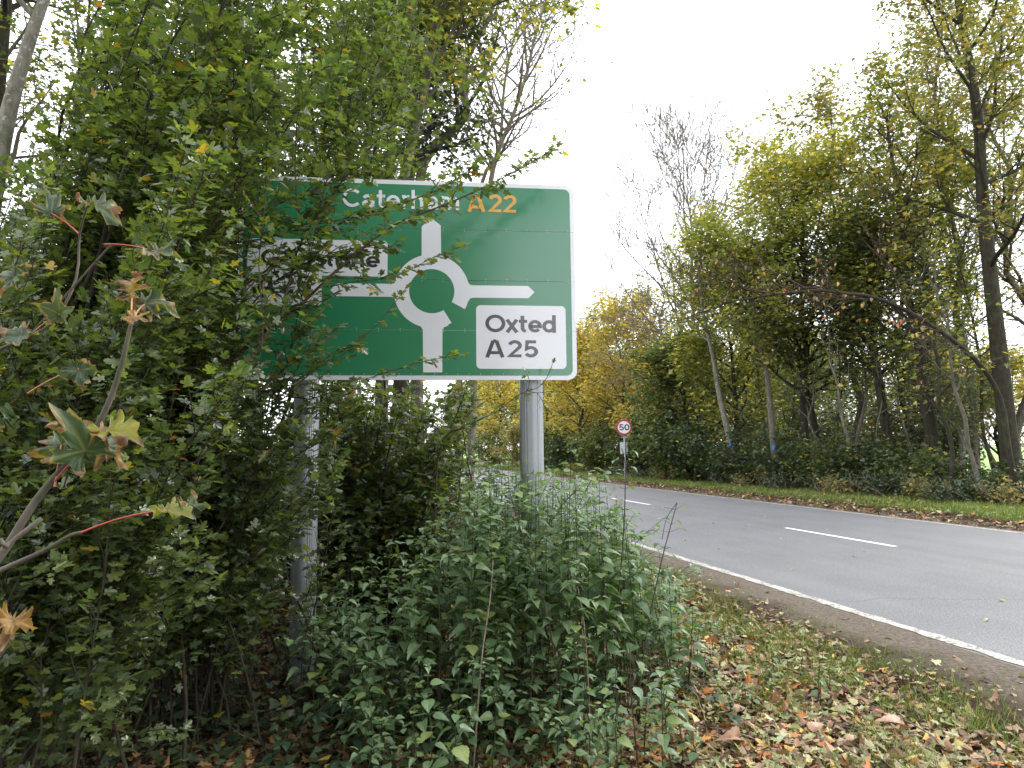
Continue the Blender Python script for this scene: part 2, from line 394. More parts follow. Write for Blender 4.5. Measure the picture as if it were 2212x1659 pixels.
GM = g.data.materials[0]
sv_ = []; sq = [1.25, 1.0, .75, .5, .3, .18, .075]; sl2_ = [-8 + .09 * k for k in range(260)] + [15.4 + .5 * k for k in range(80)] + [56 + 4 * k for k in range(20)]
for s in sl2_:
    for i, dq in enumerate(sq):
        n_ = noise.noise(Vector((s * 3.3, i * 3.0, 1))); e_ = noise.noise(Vector((s * 6, 4.4, 1))) * .03 + noise.noise(Vector((s * .8, 4.4, 6))) * .03
        p = Rp(QL - dq - (e_ if i == 6 else n_ * .02), s); z = gz(p.x, p.y)
        p.z = (z - .02 if i == 0 else .0015 if i == 6 else .006 + .006 * abs(n_) if dq < .35 else max(z, -.006) + .012 + .02 * n_ + .014 * noise.noise(p * 9)); sv_.append(p)
link('verge_edge', np_mesh('verge_edge', sv_, [(j * 7 + i, j * 7 + i + 1, (j + 1) * 7 + i + 1, (j + 1) * 7 + i) for j in range(len(sl2_) - 1) for i in range(6)], GM, smooth=True), g)
def line_material(name, wear, c=(.72, .71, .68), scale=26):
    m, t, b = nodes_mat(name); pos = obj_coords(t); n = noise_node(t, scale, 5, .75, pos); n2 = noise_node(t, 4, 3, .6, pos)
    f = ramp_fac(t, math_node(t, 'ADD', n.outputs['Fac'], math_node(t, 'MULTIPLY', math_node(t, 'SUBTRACT', n2.outputs['Fac'], .5), .4)), wear, wear + .07)
    t.links.new(mixrgb(t, f, c, (.15, .135, .115)), b.inputs['Base Color']); b.inputs['Roughness'].default_value = .7; return m
def strip(name, q0, q1, s0, s1, mat, z, step=.12, jit=.012, seed=0):
    n = max(2, int((s1 - s0) / step)); v = []
    for i in range(n + 1):
        s = s0 + (s1 - s0) * i / n
        v += [Rp(q0 + noise.noise(Vector((s * 5, seed, 1))) * jit * 2, s, z), Rp(q1 + noise.noise(Vector((s * 5, seed, 5))) * jit * 2, s, z)]
    return link(name, np_mesh(name, v, [(2 * i, 2 * i + 1, 2 * i + 3, 2 * i + 2) for i in range(n)], mat), road)
LW = line_material('worn_edge_line', .50, (.46, .44, .395), 30); LC = line_material('centre_line_paint', .66, (.80, .80, .79))
segs = [(-6, 9.15), (9.2, 30), (30, 60), (60, 140)]
for i, (a, b_) in enumerate(segs): strip('edge_line', QL - .058, QL + .058, a, b_, LW, .005, .1 if i < 2 else 1, .022 if i < 2 else .01, 3 + i)
strip('edge_line', QR - .16, QR - .06, -6, 140, LW, .005, .3, .008, 11)
for k in range(-1, 13):
    a = 8.55 + 8.15 * k; strip('centre_dash', QC - .05, QC + .05, a, a + 2.55, LC, .005, .3, .003, 20 + k)
cm_, ct, cb = nodes_mat('road_crack'); cb.inputs['Base Color'].default_value = (.02, .02, .02, 1); cb.inputs['Roughness'].default_value = .9
cp = [on_ground(u, v) for u, v in ((1790, 1302), (1850, 1303), (1905, 1301), (1960, 1303), (2010, 1302), (2080, 1304), (2150, 1303), (2212, 1304), (2300, 1306), (2400, 1309))]
cv = []
cpp = smooth_path([Vector((p.x, p.y + .0, 0)) for p in cp], 8)
for i, p in enumerate(cpp):
    w = .002 + .004 * abs(noise.noise(Vector((i * .7, 2, 2)))); o = noise.noise(Vector((i * .5, 0, 9))) * .03
    cv += [(p.x, p.y - w + o, .0045), (p.x, p.y + w + o, .0045)]
link('crack', np_mesh('crack', cv, [(2 * i, 2 * i + 1, 2 * i + 3, 2 * i + 2) for i in range(len(cpp) - 1)], cm_), road)

# ================================================================== direction sign
BL = P(507, 819, 5.05); BR = P(1247, 822, 5.33)
zb = (BL.z + BR.z) / 2; BL.z = zb; BR.z = zb
SX = (BR - BL).normalized(); SZ = Vector((0, 0, 1)); SNn = SX.cross(SZ).normalized()   # SNn faces the camera (-Y side)
if SNn.y > 0: SNn = -SNn
SW = (BR - BL).length
def st(u, v):
    d = ray(u, v); t = (BL - EYE).dot(SNn) / d.dot(SNn); p = EYE + d * t - BL
    return (p.dot(SX), p.z)
def cr(x, y):                       # point measured on the enlarged photograph of the sign
    return st(486 + .3662 * x, 351 + .3662 * y)
SH = st(1240, 401)[1]
signM = Matrix(((SX.x, -SNn.x, 0, BL.x), (SX.y, -SNn.y, 0, BL.y), (0, 0, 1, zb), (0, 0, 0, 1)))  # local x along, y into the board, z up
sign = empty('direction_sign', (0, 0, 0), 'large green direction sign with a roundabout diagram and white border, half covered by leaves', 'road sign')
sign.matrix_world = signM
def slab(name, pts, y0, y1, mat, parent=sign, bevel=0):
    """outline in sign (s,t), from depth y0 (back) to y1 (front)."""
    n = len(pts); V = [(s, -y1, t) for s, t in pts] + [(s, -y0, t) for s, t in pts]
    F = [tuple(range(n)), tuple(range(2 * n - 1, n - 1, -1))] + [(i, i + n, (i + 1) % n + n, (i + 1) % n) for i in range(n)]
    me = bpy.data.meshes.new(name); me.from_pydata(V, [], F); me.materials.append(mat); me.update()
    import bmesh
    bm = bmesh.new(); bm.from_mesh(me); bmesh.ops.recalc_face_normals(bm, faces=bm.faces); bm.to_mesh(me); bm.free()
    return link(name, me, parent)
def rrect(s0, t0, s1, t1, r, n=8, corners=(1, 1, 1, 1)):
    o = []
    for (cx, cy, a0, on) in ((s1 - r, t0 + r, -90, corners[0]), (s1 - r, t1 - r, 0, corners[1]), (s0 + r, t1 - r, 90, corners[2]), (s0 + r, t0 + r, 180, corners[3])):
        if on: o += [(cx + r * math.cos(R(a0 + 90 * k / n)), cy + r * math.sin(R(a0 + 90 * k / n))) for k in range(n + 1)]
        else: o.append((cx + r * (1 if a0 in (-90, 0) else -1), cy + r * (1 if a0 in (0, 90) else -1)))
    return o
# four extruded planks make the board, with a recessed seam between each
seams = [0] + [cr(1500, y)[1] for y in (992, 697, 400)] + [SH]
for i in range(4):
    a, b_ = seams[i], seams[i + 1]; g_ = .0014
    a2 = a + (g_ if i else 0); b2 = b_ - (g_ if i < 3 else 0)
    co = (i == 0, i == 3, i == 3, i == 0)
    slab('plank', rrect(0, a2, SW, b2, .075, 8, co), -.022, 0, M_WHITE)
    gi = .034
    ga = a2 + (gi if i == 0 else 0); gb = b2 - (gi if i == 3 else 0)
    slab('green_field', rrect(gi, ga, SW - gi, gb, .05, 8, co), .0004, .0012, M_GREEN)
def layer(name, pts, mat, z=.002): return slab(name, pts, z - .0012, z, mat)
def clip_h(pts, lo, hi):
    def half(pts, lim, keep):
        o = []
        for i in range(len(pts)):
            a, b_ = pts[i], pts[(i + 1) % len(pts)]; ia, ib = keep(a[1]), keep(b_[1])
            if ia: o.append(a)
            if ia != ib:
                k = (lim - a[1]) / (b_[1] - a[1]); o.append((a[0] + (b_[0] - a[0]) * k, lim))
        return o
    return half(half(pts, lo, lambda y: y >= lo), hi, lambda y: y <= hi)
# white place-name patches
q0 = cr(1483, 1217); q1 = cr(2008, 848)
ox = rrect(q0[0], q0[1], q1[0], q1[1], .035)
layer('name_patch', ox, M_WHITE)
a0 = cr(125, 838); a1 = cr(572, 668); a2 = cr(960, 464)
layer('name_patch', [(a0[0] + .02, a0[1]), (a1[0] - .02, a0[1]), (a1[0], a0[1] + .02), (a1[0], a1[1]), (a2[0] - .02, a1[1]), (a2[0], a1[1] + .02), (a2[0], a2[1] - .02), (a2[0] - .02, a2[1]), (a0[0] + .02, a2[1]), (a0[0], a2[1] - .02), (a0[0], a0[1] + .02)], M_WHITE)
# roundabout diagram: broken ring and four arms
cx0, cy0 = cr(1220, 759); rx = cr(1353, 760)[0] - cx0; RO = rx * 222 / 133
ring = []
A0, A1 = -28.5, -58.5
N = 72
outer = [(cx0 + RO * math.cos(R(A0 + (360 + A1 - A0) * k / N)), cy0 + RO * math.sin(R(A0 + (360 + A1 - A0) * k / N))) for k in range(N + 1)]
inner = [(cx0 + rx * math.cos(R(A0 + (360 + A1 - A0) * k / N)), cy0 + rx * math.sin(R(A0 + (360 + A1 - A0) * k / N))) for k in range(N + 1)]
n = N + 1
V = [(s, -.002, t) for s, t in outer + inner] + [(s, -.0012, t) for s, t in outer + inner]
F = [(k, k + 1, n + k + 1, n + k) for k in range(N)] + [(k, 2 * n + k, 2 * n + k + 1, k + 1) for k in range(N)]
me = bpy.data.meshes.new('ring'); me.from_pydata(V, [], F); me.materials.append(M_WHITE); link('ring', me, sign)
def arm(pts, z=.0026): layer('arm', [cr(*p) for p in pts], M_WHITE, z)
arm([(1415, 690), (1430, 705), (1446, 722), (1458, 725), (1788, 729), (1825, 765), (1790, 801), (1462, 798), (1446, 803), (1436, 818), (1395, 770)])
arm([(1035, 700), (1015, 700), (998, 713), (985, 716), (660, 713), (620, 752), (660, 789), (985, 793), (1000, 798), (1012, 812), (1050, 800)])
arm([(1160, 560), (1160, 380), (1215, 326), (1273, 372), (1275, 560)])
arm([(1130, 955), (1155, 968), (1167, 985), (1169, 1238), (1282, 1238), (1283, 985), (1292, 972), (1320, 962), (1240, 930)])

W_ = .175; hh = W_ / 2
def arc(cx, cy, rx, ry, a0, a1, n=18): return [(cx + rx * math.cos(R(a0 + (a1 - a0) * k / n)), cy + ry * math.sin(R(a0 + (a1 - a0) * k / n))) for k in range(n + 1)]
XH = .72; xc = XH - hh
GL = {
 'C': (.90, [arc(.47, .5, .375, .405, 42, 318)]),
 'G': (.98, [arc(.47, .5, .375, .405, 42, 332) + [(.82, .46), (.52, .46)]]),
 'O': (.96, [arc(.48, .5, .385, .405, 0, 360, 28)]),
 'A': (.86, [[(.075, 0), (.36, .96)], [(.50, .96), (.785, 0)], [(.36, .94), (.5, .94)], [(.20, .27), (.66, .27)]]),
 '2': (.72, [arc(.34, .685, .235, .22, 168, -28) + [(.11, .095), (.64, .095)]]),
 '5': (.72, [[(.60, .905), (.19, .905), (.15, .49)] + arc(.35, .335, .25, .24, 128, -150)]),
 '0': (.76, [arc(.37, .5, .255, .405, 0, 360, 24)]),
 'a': (.66, [arc(.30, .42, .215, xc - .42, 155, 0, 8) + [(.515, .2), (.53, 0)], arc(.29, .215, .195, .125, 0, 360, 14)]),
 't': (.46, [[(.20, .94), (.20, .25)] + arc(.34, .24, .14, .145, 185, 275, 5), [(.03, xc), (.42, xc)]]),
 'e': (.68, [[(.10, .345), (.575, .345)] + arc(.335, .36, .24, .265, 2, 318, 18)]),
 'r': (.44, [[(.15, 0), (.15, XH)], arc(.36, .40, .21, xc - .40, 175, 75, 6)]),
 'h': (.72, [[(.15, 0), (.15, 1)], arc(.35, .42, .2, xc - .42, 175, 0, 8) + [(.55, 0)]]),
 'n': (.72, [[(.15, 0), (.15, XH)], arc(.35, .42, .2, xc - .42, 175, 0, 8) + [(.55, 0)]]),
 'm': (1.06, [[(.15, 0), (.15, XH)], arc(.32, .42, .18, xc - .42, 175, 0, 8) + [(.50, 0)], arc(.68, .42, .18, xc - .42, 175, 0, 8) + [(.86, 0)]]),
 'o': (.70, [arc(.35, .36, .255, .265, 0, 360, 22)]),
 'd': (.72, [arc(.32, .36, .235, .265, 0, 360, 20), [(.56, 0), (.56, 1)]]),
 's': (.54, [[(.45, .55), (.37, .615), (.26, .63), (.15, .58), (.13, .50), (.19, .425), (.31, .37), (.42, .31), (.46, .22), (.41, .13), (.29, .095), (.17, .11), (.08, .18)]]),
 'x': (.60, [[(.07, 0), (.53, XH)], [(.07, XH), (.53, 0)]]), ' ': (.15, [])}
def word(text, s0, s1, t0, cap, mat, parent=sign, z=.0032, wt=1.0, slope=0.0, name='lettering'):
    adv = sum(GL[c][0] for c in text); kx = (s1 - s0) / (adv - .14) / cap
    V = []; F = []; x = -.05; zz = z
    for c in text:
        for pl in GL[c][1]:
            zz += .00004; n = len(pl); b0 = len(V); closed = math.dist(pl[0], pl[-1]) < 1e-4
            for i, p in enumerate(pl):
                if closed: a, b_ = pl[(i - 1) % (n - 1)] if i else pl[n - 2], pl[(i + 1) % (n - 1)] if i < n - 1 else pl[1]
                else: a, b_ = pl[max(0, i - 1)], pl[min(n - 1, i + 1)]
                def un(p_, q_):
                    L_ = math.dist(p_, q_) or 1; return ((q_[0] - p_[0]) / L_, (q_[1] - p_[1]) / L_)
                d1 = un(a, p) if a != p else un(p, b_); d2 = un(p, b_) if b_ != p else d1
                nx_, ny_ = -(d1[1] + d2[1]), d1[0] + d2[0]; L_ = math.hypot(nx_, ny_) or 1; nx_ /= L_; ny_ /= L_
                co = max(.55, nx_ * -d1[1] + ny_ * d1[0]); w = hh * wt / co
                for sg in (1, -1):
                    V.append(((s0 + (x + p[0] + sg * nx_ * w) * cap * kx), -zz, t0 + slope * (x + p[0]) * cap * kx + (p[1] + sg * ny_ * w) * cap))
            F += [(b0 + 2 * i, b0 + 2 * i + 2, b0 + 2 * i + 3, b0 + 2 * i + 1) for i in range(n - 1)]
        x += GL[c][0]
    me = bpy.data.meshes.new(name); me.from_pydata(V, [], F); me.materials.append(mat); return link(name, me, parent)
def word_px(text, x0, ytop, x1, ybase, mat, **k):
    a = cr(x0, ybase); b_ = cr(x1, ybase); c = cr(x0, ytop)
    return word(text, a[0], b_[0], (a[1] + b_[1]) / 2, c[1] - a[1], mat, wt=k.get('wt', 1))
word_px('Oxted', 1541, 898, 1950, 1003, M_BLACK)
word_px('A 25', 1543, 1047, 1840, 1150, M_BLACK)
word_px('A 22', 1437, 188, 1716, 295, M_AMBER)
word_px('Caterham', 697, 160, 1385, 273, M_WHITE, wt=.88)
word_px('Godstone', 216, 516, 905, 615, M_BLACK)
word_px('A 25', 186, 662, 500, 772, M_BLACK)
# rivets along the seams, too small to pick apart
rvV = []; rvF = []
for row in seams[1:4] + [.045]:
    k = 0.06
    while k < SW - .05:
        for dz in ((.010, -.010) if row != .045 else (0,)):
            c0 = len(rvV); rr = .0042
            for j in range(6): rvV.append((k + rr * math.cos(j * 1.047), -.0016, row + dz + rr * math.sin(j * 1.047)))
            rvV.append((k, -.0040, row + dz)); rvF += [(c0 + j, c0 + (j + 1) % 6, c0 + 6) for j in range(6)]
        k += .0885 if row == .045 else .165
rme = np_mesh('rivets', rvV, rvF, M_ALU); tag(link('rivets', rme, sign), kind='stuff')
# two fluted aluminium posts and the rails that clamp the board to them
def post(px, py, r, z0, z1, ang0):
    n = 144; prof = []
    for k in range(n):
        a = 360 * k / n; d = 0.0
        for gc in (0, 90, 180, 270):
            for o in (-11, 0, 11):
                dd = abs((a - (gc + ang0 + o) + 180) % 360 - 180)
                if dd < 3.9: d += .0050 * (1 - dd / 3.9) ** .5
        for gc in (0, 90, 180, 270):
            dd = abs((a - (gc + ang0) + 180) % 360 - 180)
            if dd < 20: d -= .0030
        prof.append(((r + d) * math.cos(R(a)), (r + d) * math.sin(R(a))))
    V = [(px + x, py - y, z0) for x, y in prof] + [(px + x, py - y, z1) for x, y in prof]
    F = [(k, (k + 1) % n, (k + 1) % n + n, k + n) for k in range(n)]
    me = np_mesh('post', V, F, M_ALU, smooth=False)
    o = link('post', me, sign)
    cap = Tubes(); cap.add([(px, py, z1 - .002), (px, py, z1 + .012)], [r + .004, r + .004], 24); link('post_cap', cap.mesh('post_cap', M_GALV, smooth=False), o)
    return o
sl_, sr_ = st(655, 830)[0], st(1153, 830)[0]
for s_ in (sl_, sr_):
    post(s_, .022 + .035 + .097, .094, -3.0, SH - .05, 90 - 38)
for zr in (.12, SH * .5, SH - .14):
    a = Tubes(); slab('rail', [(.1, zr - .02), (SW - .1, zr - .02), (SW - .1, zr + .02), (.1, zr + .02)], -.057, -.0225, M_GALV)

# ================================================================== speed limit sign
sp = P(1348, 923, 29.3); tl = P(1331, 923, 29.3); rad = (sp - tl).length
px_ = P(1349.5, 990, 29.36); zg = gz(px_.x, px_.y)
lim = empty('speed_limit_sign', (sp.x, sp.y, zg), 'small round speed limit sign with red ring on a grey pole across the road', 'speed limit sign')
yaw = Matrix.Rotation(R(-9), 4, 'Z'); hz = sp.z - zg
def disc(name, r0, r1, y0, y1, mat, par, n=40):
    V = []; 
    for k in range(n):
        c, s_ = math.cos(2 * math.pi * k / n), math.sin(2 * math.pi * k / n)
        V += [(r0 * c, y0, hz + r0 * s_), (r1 * c, y0, hz + r1 * s_), (r1 * c, y1, hz + r1 * s_), (r0 * c, y1, hz + r0 * s_)]
    F = []
    for k in range(n):
        a = 4 * k; b_ = 4 * ((k + 1) % n)
        F += [(a, a + 1, b_ + 1, b_), (a + 1, a + 2, b_ + 2, b_ + 1), (a + 2, a + 3, b_ + 3, b_ + 2)]
    me = np_mesh(name, [tuple(yaw @ Vector(v)) for v in V], F, mat); return link(name, me, par)
plate = disc('disc', .0001, rad, -.004, .012, M_WHITE, lim)
disc('back_shell', .0001, rad * 1.02, .0135, .045, M_GALV, lim)
disc('red_ring', rad * .78, rad, -.0075, -.0045, M_RED, plate)
num = word('50', -.205, .215, hz - .135, .27, M_BLACK, parent=plate, z=.0, name='numeral', wt=1.0)
for v in num.data.vertices:
    c = v.co; v.co = yaw @ Vector((c.x, -.008 + c.y, c.z))
tb = Tubes(); tb.add([(.02, .085, -.3), (.02, .085, hz + rad * .9)], [.038, .038], 12); link('post', tb.mesh('post', M_GALV), lim)
u0 = (P(1340.5, 968, 29.3).x - sp.x); u1 = (P(1357.3, 968, 29.3).x - sp.x); z0 = P(1349, 981, 29.3).z - zg; z1 = P(1349, 955.5, 29.3).z - zg
bpy_box = [(x, y, z) for x in (u0, u1) for y in (.128, .136) for z in (z0, z1)]
link('back_plate', np_mesh('back_plate', bpy_box, [(0, 1, 3, 2), (4, 6, 7, 5), (0, 4, 5, 1), (2, 3, 7, 6), (0, 2, 6, 4), (1, 5, 7, 3)], M_PLATE), lim)

# ================================================================== trees
UP = Vector((0, 0, 1))
def rvec(r): return Vector((r.gauss(0, 1), r.gauss(0, 1), r.gauss(0, 1)))
def limb(T, start, d, length, r0, level, P_, r, twigs, n=None):
    """one wandering branch and its side branches"""
    n = n or (7 if level == 1 else 5 if level == 2 else 4)
    pts = [start]; rad = [r0]; dd = d.normalized()
    for i in range(n):
        dd = (dd + rvec(r) * P_['wob'] + UP * P_['rise']).normalized()
        pts.append(pts[-1] + dd * (length / n)); rad.append(max(r0 * (1 - .85 * (i + 1) / n), P_['rmin']))
    T.add(pts, rad, 5 if level == 1 else 4 if level == 2 else 3, cap=False)
    if level >= P_['maxl']:
        twigs.append(pts); return
    if level >= P_['maxl'] - 1: twigs.append(pts[2:])
    k = P_['kids'][level]
    for j in range(k):
        t = .22 + .78 * (j + r.random()) / k; x = t * n; i = min(n - 1, int(x)); p = pts[i].lerp(pts[i + 1], x - i)
        dl = (pts[i + 1] - pts[i]).normalized(); side = dl.cross(rvec(r)).normalized()
        nd = (dl * r.uniform(.55, .9) + side * r.uniform(.6, 1.0)).normalized()
        limb(T, p, nd, length * r.uniform(.35, .6) * (1.15 - .55 * t), rad[i] * .6, level + 1, P_, r, twigs)

def make_tree(name, label, base, height, tr, bark, mat=None, nleaf=0, leaf=.1, spread=3.0, crown0=.35, lean=(0, 0), path=None, seed=1, group=None, n1=16,
              kids=(0, 6, 4), maxl=3, rise=.06, wob=.13, elev=35, shape=.8, jit=.16, tmpl=MAPLE_LO, cat='tree', droop=.2, rbase=1.0, twigmat=None, yellow=None, rmin=.004, ivy=None):
    r = random.Random(seed); base = Vector(base)
    root = empty(name, base, label, cat, group)
    if path is None:
        path = [base - Vector((0, 0, .3))]; m = 9
        for i in range(1, m + 1):
            t = i / m
            path.append(base + Vector((lean[0] * t ** 1.2 + r.gauss(0, .012 * height), lean[1] * t ** 1.2 + r.gauss(0, .012 * height), height * t)))
        path = smooth_path(path, 2)
    else: path = smooth_path(path, 4)
    n = len(path); rad = [max(tr * (1 - .86 * (i / (n - 1)) ** .9), .012) * (1 + .35 * math.exp(-i * 1.2)) for i in range(n)]
    T = Tubes(); T.add(path, rad, 10); 
    tm = T.mesh('trunk', bark, base); trunk = link('trunk', tm, root)
    B = Tubes(); twigs = []
    P_ = dict(wob=wob, rise=rise, kids=kids, maxl=maxl, rmin=rmin)
    az = r.uniform(0, 6.28)
    for j in range(n1):
        t = crown0 + (.98 - crown0) * (j + r.random() * .8) / n1; x = t * (n - 1); i = min(n - 2, int(x)); p = path[i].lerp(path[i + 1], x - i)
        az += 2.4 + r.uniform(-.5, .5); tt = (t - crown0) / (1 - crown0)
        L = spread * (1 - tt ** 2 * shape) * r.uniform(.75, 1.15) * (.7 + .3 * min(1, tt * 4))
        e = R(elev + 30 * tt + r.uniform(-14, 14))
        d = Vector((math.cos(az) * math.cos(e), math.sin(az) * math.cos(e), math.sin(e)))
        limb(B, p, d, L, rad[i] * .5 * rbase + .006, 1, P_, r, twigs)
    link('branches', B.mesh('branches', twigmat or bark, base), root)
    if mat and nleaf:
        LV = Leaves()
        wts = [len(t) * (t[-1] - t[0]).length for t in twigs]; picks = r.choices(twigs, wts, k=nleaf)
        for tw in picks:
            pass; x = r.random() * (len(tw) - 1); i = int(x); p = tw[i].lerp(tw[i + 1], x - i) + rvec(r) * jit
            d = Vector((r.gauss(0, 1), r.gauss(0, 1), -abs(r.gauss(0, droop)))); nn = UP + rvec(r) * .45
            rr = r.random()
            if yellow is not None:
                k = yellow(p); rr = min(.999, max(0, rr * .55 + k * .45 + r.gauss(0, .06)))
            LV.add(p, d, nn, leaf * r.uniform(.65, 1.25), rr)
        tag(link('crown', leaf_mesh('crown', tmpl, LV.arr(), mat, base), root), kind='stuff')
    return root
def copy_thing(root, loc, rz, sc=1.0, label=None, name=None):
    c = root.copy(); COL.objects.link(c); c.location = loc; c.rotation_euler = (0, 0, rz); c.scale = (sc, sc, sc)
    if label: c['label'] = label
    for ch in root.children:
        d = ch.copy(); COL.objects.link(d); d.parent = c
    return c
def uq(u, q, z=None):
    """ground point seen in column u at road offset q"""
    k = (u - CX) / FPX; y = q / (RN.x * k + RN.y); x = k * y
    return Vector((x, y, gz(x, y) if z is None else z))
def hgt(u, v, y, b): return P(u, v, y).z - b.z

def make_shrub(name, label, base, h, w, mat, nleaf, leaf, nst=14, bark=B_TWIG, seed=1, group=None, cat='shrub', jit=.14, tmpl=MAPLE_LO, low=.15, depth=None):
    r = random.Random(seed); base = Vector(base); root = empty(name, base, label, cat, group); T = Tubes(); tw = []
    for j in range(nst):
        a = r.uniform(0, 6.283); k = math.sqrt(r.random()); e = Vector((math.cos(a) * w * k, math.sin(a) * (depth or w) * k, h * r.uniform(.55, 1.0) * (1 - .45 * k * k)))
        s0 = base + Vector((math.cos(a) * .12, math.sin(a) * .12, -.05)); pts = bez(s0, base + e, lift=.12 * r.random(), side=r.uniform(-.15, .15), n=7, jit=.03, r=r)
        T.add(pts, [.022 * (1 - .8 * i / 7) for i in range(8)], 4, cap=False); tw.append(pts[2:])
        for q in range(5):
            i = r.randint(2, 6); d = (rvec(r) + UP * .5).normalized() * r.uniform(.25, .6) * w * .5
            pp = bez(pts[i], pts[i] + d, .1, 0, 3, .02, r); T.add(pp, [.007, .006, .004, .002], 3, cap=False); tw.append(pp)
    link('stems', T.mesh('stems', bark, base), root)
    LV = Leaves(); a_ = [t for t in tw if len(t) >= 2]
    for _ in range(nleaf):
        t = r.choice(a_); x = r.random() * (len(t) - 1); i = int(x); p = t[i].lerp(t[i + 1], x - i) + rvec(r) * jit
        if p.z < base.z + low * r.random(): p.z = base.z + low + r.random() * .3
        LV.add(p, Vector((r.gauss(0, 1), r.gauss(0, 1), -abs(r.gauss(0, .3)))), UP + rvec(r) * .5, leaf * r.uniform(.65, 1.25), r.random())
    tag(link('foliage', leaf_mesh('foliage', tmpl, LV.arr(), mat, base), root), kind='stuff')
    return root

# ------------------------------------------------------------------ trees across the road (front row, left to right)
def T_(u, q, vtop, **k):
    b = uq(u, q); h = hgt(u, vtop, b.y, b); return b, h
def ytop(v0, v1, y):     # yellow towards the sunlit top of this crown
    return None
# big yellow-green maple in the middle of the row
b = uq(1735, 15.2); zt = P(1735, 325, b.y).z
make_tree('maple_tree', 'broad bushy maple with a yellow-green dome of leaves in the middle of the far roadside', b, zt - b.z - 1.3, .15, B_DARK, M_YGREEN, 20000, .14, spread=4.6, crown0=.30, seed=21,
          group='trees along the far side of the road', n1=30, kids=(0, 7, 4), elev=30, shape=.6, jit=.24, lean=(.3, 0), yellow=lambda p: sm(4.5, 12.5, p.z))
b = uq(1830, 17.4); zt = P(1800, 200, b.y).z
make_tree('maple_tree', 'taller thin-leaved tree with rusty tints behind the yellow-green maple dome', b, zt - b.z - .8, .14, B_GREY, M_OLIVE, 5200, .15, spread=5.0, crown0=.35, seed=22, group='trees along the far side of the road', n1=22, kids=(0, 6, 4), jit=.2)
# bare birch-like tree left of it
b = uq(1505, 16.6); zt = P(1505, 370, b.y).z
make_tree('bare_tree', 'leafless pale tree with fine upright twigs left of the yellow-green maple', b, zt - b.z - .6, .17, B_PALE, M_OLIVE, 500, .10, spread=7.5, crown0=.22, seed=23, group='trees along the far side of the road', n1=34, kids=(0, 9, 7), maxl=3, rise=.085, elev=36, shape=.35, twigmat=B_BARE, tmpl=DIAM, rmin=.013)
b = uq(1440, 15.0); zt = P(1440, 600, b.y).z
make_tree('bare_tree', 'low grey tree arching its bare twigs toward the road by the speed sign', b, zt - b.z, .12, B_GREY, M_OLIVE, 900, .11, spread=4.8, crown0=.35, seed=24, group='trees along the far side of the road', n1=22, kids=(0, 8, 5), rise=-.01, elev=20, twigmat=B_BARE, tmpl=DIAM, rmin=.008)
yl = [(1345, 15.0, 655, 'rounded yellow maple above the speed sign, brightest of the far row', M_YELL, 31, 9000, 3.4),
      (1255, 14.4, 715, 'yellow maple showing just right of the green sign board', M_YELL, 32, 8000, 3.0),
      (1180, 14.6, 745, 'yellow tree seen under the green sign board right of its post', M_YELL, 33, 6500, 3.6),
      (1080, 14.2, 818, 'small far golden tree between the two sign posts', M_YELL, 34, 5000, 4.0),
      (1400, 18.5, 640, 'olive tree turning brown behind the speed sign', M_OLIVE, 35, 6000, 3.5),
      (1290, 19.0, 690, 'brownish tree behind the yellow maples at the edge of the sky', M_OLIVE, 36, 6000, 3.6),
      (1480, 14.7, 760, 'green leafy tree standing between the speed sign and the bare tree', M_MIDG, 37, 9000, 3.0),
      (1590, 15.0, 560, 'green and yellow tree filling the gap under the bare twigs', M_YGREEN, 38, 9000, 3.0)]
for u, q, vt, lab, mt, sd_, nl, spr in yl:
    b = uq(u, q); zt = P(u, vt, b.y).z; hh_ = zt - b.z - .5
    make_tree('maple_tree', lab, b, hh_, .13, B_DARK, mt, nl, .13 + b.y * .0012, spread=spr, crown0=.2, seed=sd_, group='trees along the far side of the road', n1=20, kids=(0, 5, 3), elev=28, shape=.55, jit=.28)
# dark trunks on the right
def px_path(pts, y): return [P(u, v, y + (dy[0] if dy else 0)) for u, v, *dy in pts]
def trunk_tree(lab, pts, y, tr, bark, mat, nleaf, leaf, seed, spread, crown0, **k):
    path = px_path(pts, y); b = Vector((path[0].x, path[0].y, gz(path[0].x, path[0].y) - .1)); path[0] = b
    return make_tree(k.pop('name', 'maple_tree'), lab, b, path[-1].z - b.z, tr, bark, mat, nleaf, leaf, path=path, seed=seed, spread=spread, crown0=crown0, group='trees along the far side of the road', **k)
trunk_tree('thick dark trunk leaning left that forks, near the right edge of the photo', [(2198, 1110), (2183, 990), (2160, 780), (2140, 600), (2122, 420), (2112, 250), (2085, 90), (2060, -60), (2040, -200), (2030, -330)], 16.6, .24, B_DARK, M_OLIVE, 7500, .12, 41, 3.9, .34, n1=24, kids=(0, 7, 5), rbase=.8)
trunk_tree('straight black trunk right of centre of the far row with green lower leaves', [(2028, 1090), (2020, 980), (1998, 850), (1985, 740), (1962, 640), (1958, 560), (1945, 460), (1925, 330), (1915, 250)], 19.2, .20, B_DARK, M_YGREEN, 6500, .13, 42, 3.6, .38, shape=.5, n1=22, kids=(0, 6, 4))
trunk_tree('dark forked trunk with a limb reaching left, under the yellow-green dome', [(1928, 1085), (1922, 980), (1903, 860), (1893, 780), (1880, 690), (1878, 600), (1870, 480)], 20.5, .19, B_DARK, M_MIDG, 7500, .13, 43, 3.2, .4, n1=18)
trunk_tree('slim dark trunk leaning left beside the forked trunk', [(1770, 1065), (1765, 950), (1742, 840), (1725, 760), (1700, 660), (1660, 560)], 23.5, .15, B_DARK, M_MIDG, 5600, .14, 44, 3.0, .35, n1=18)
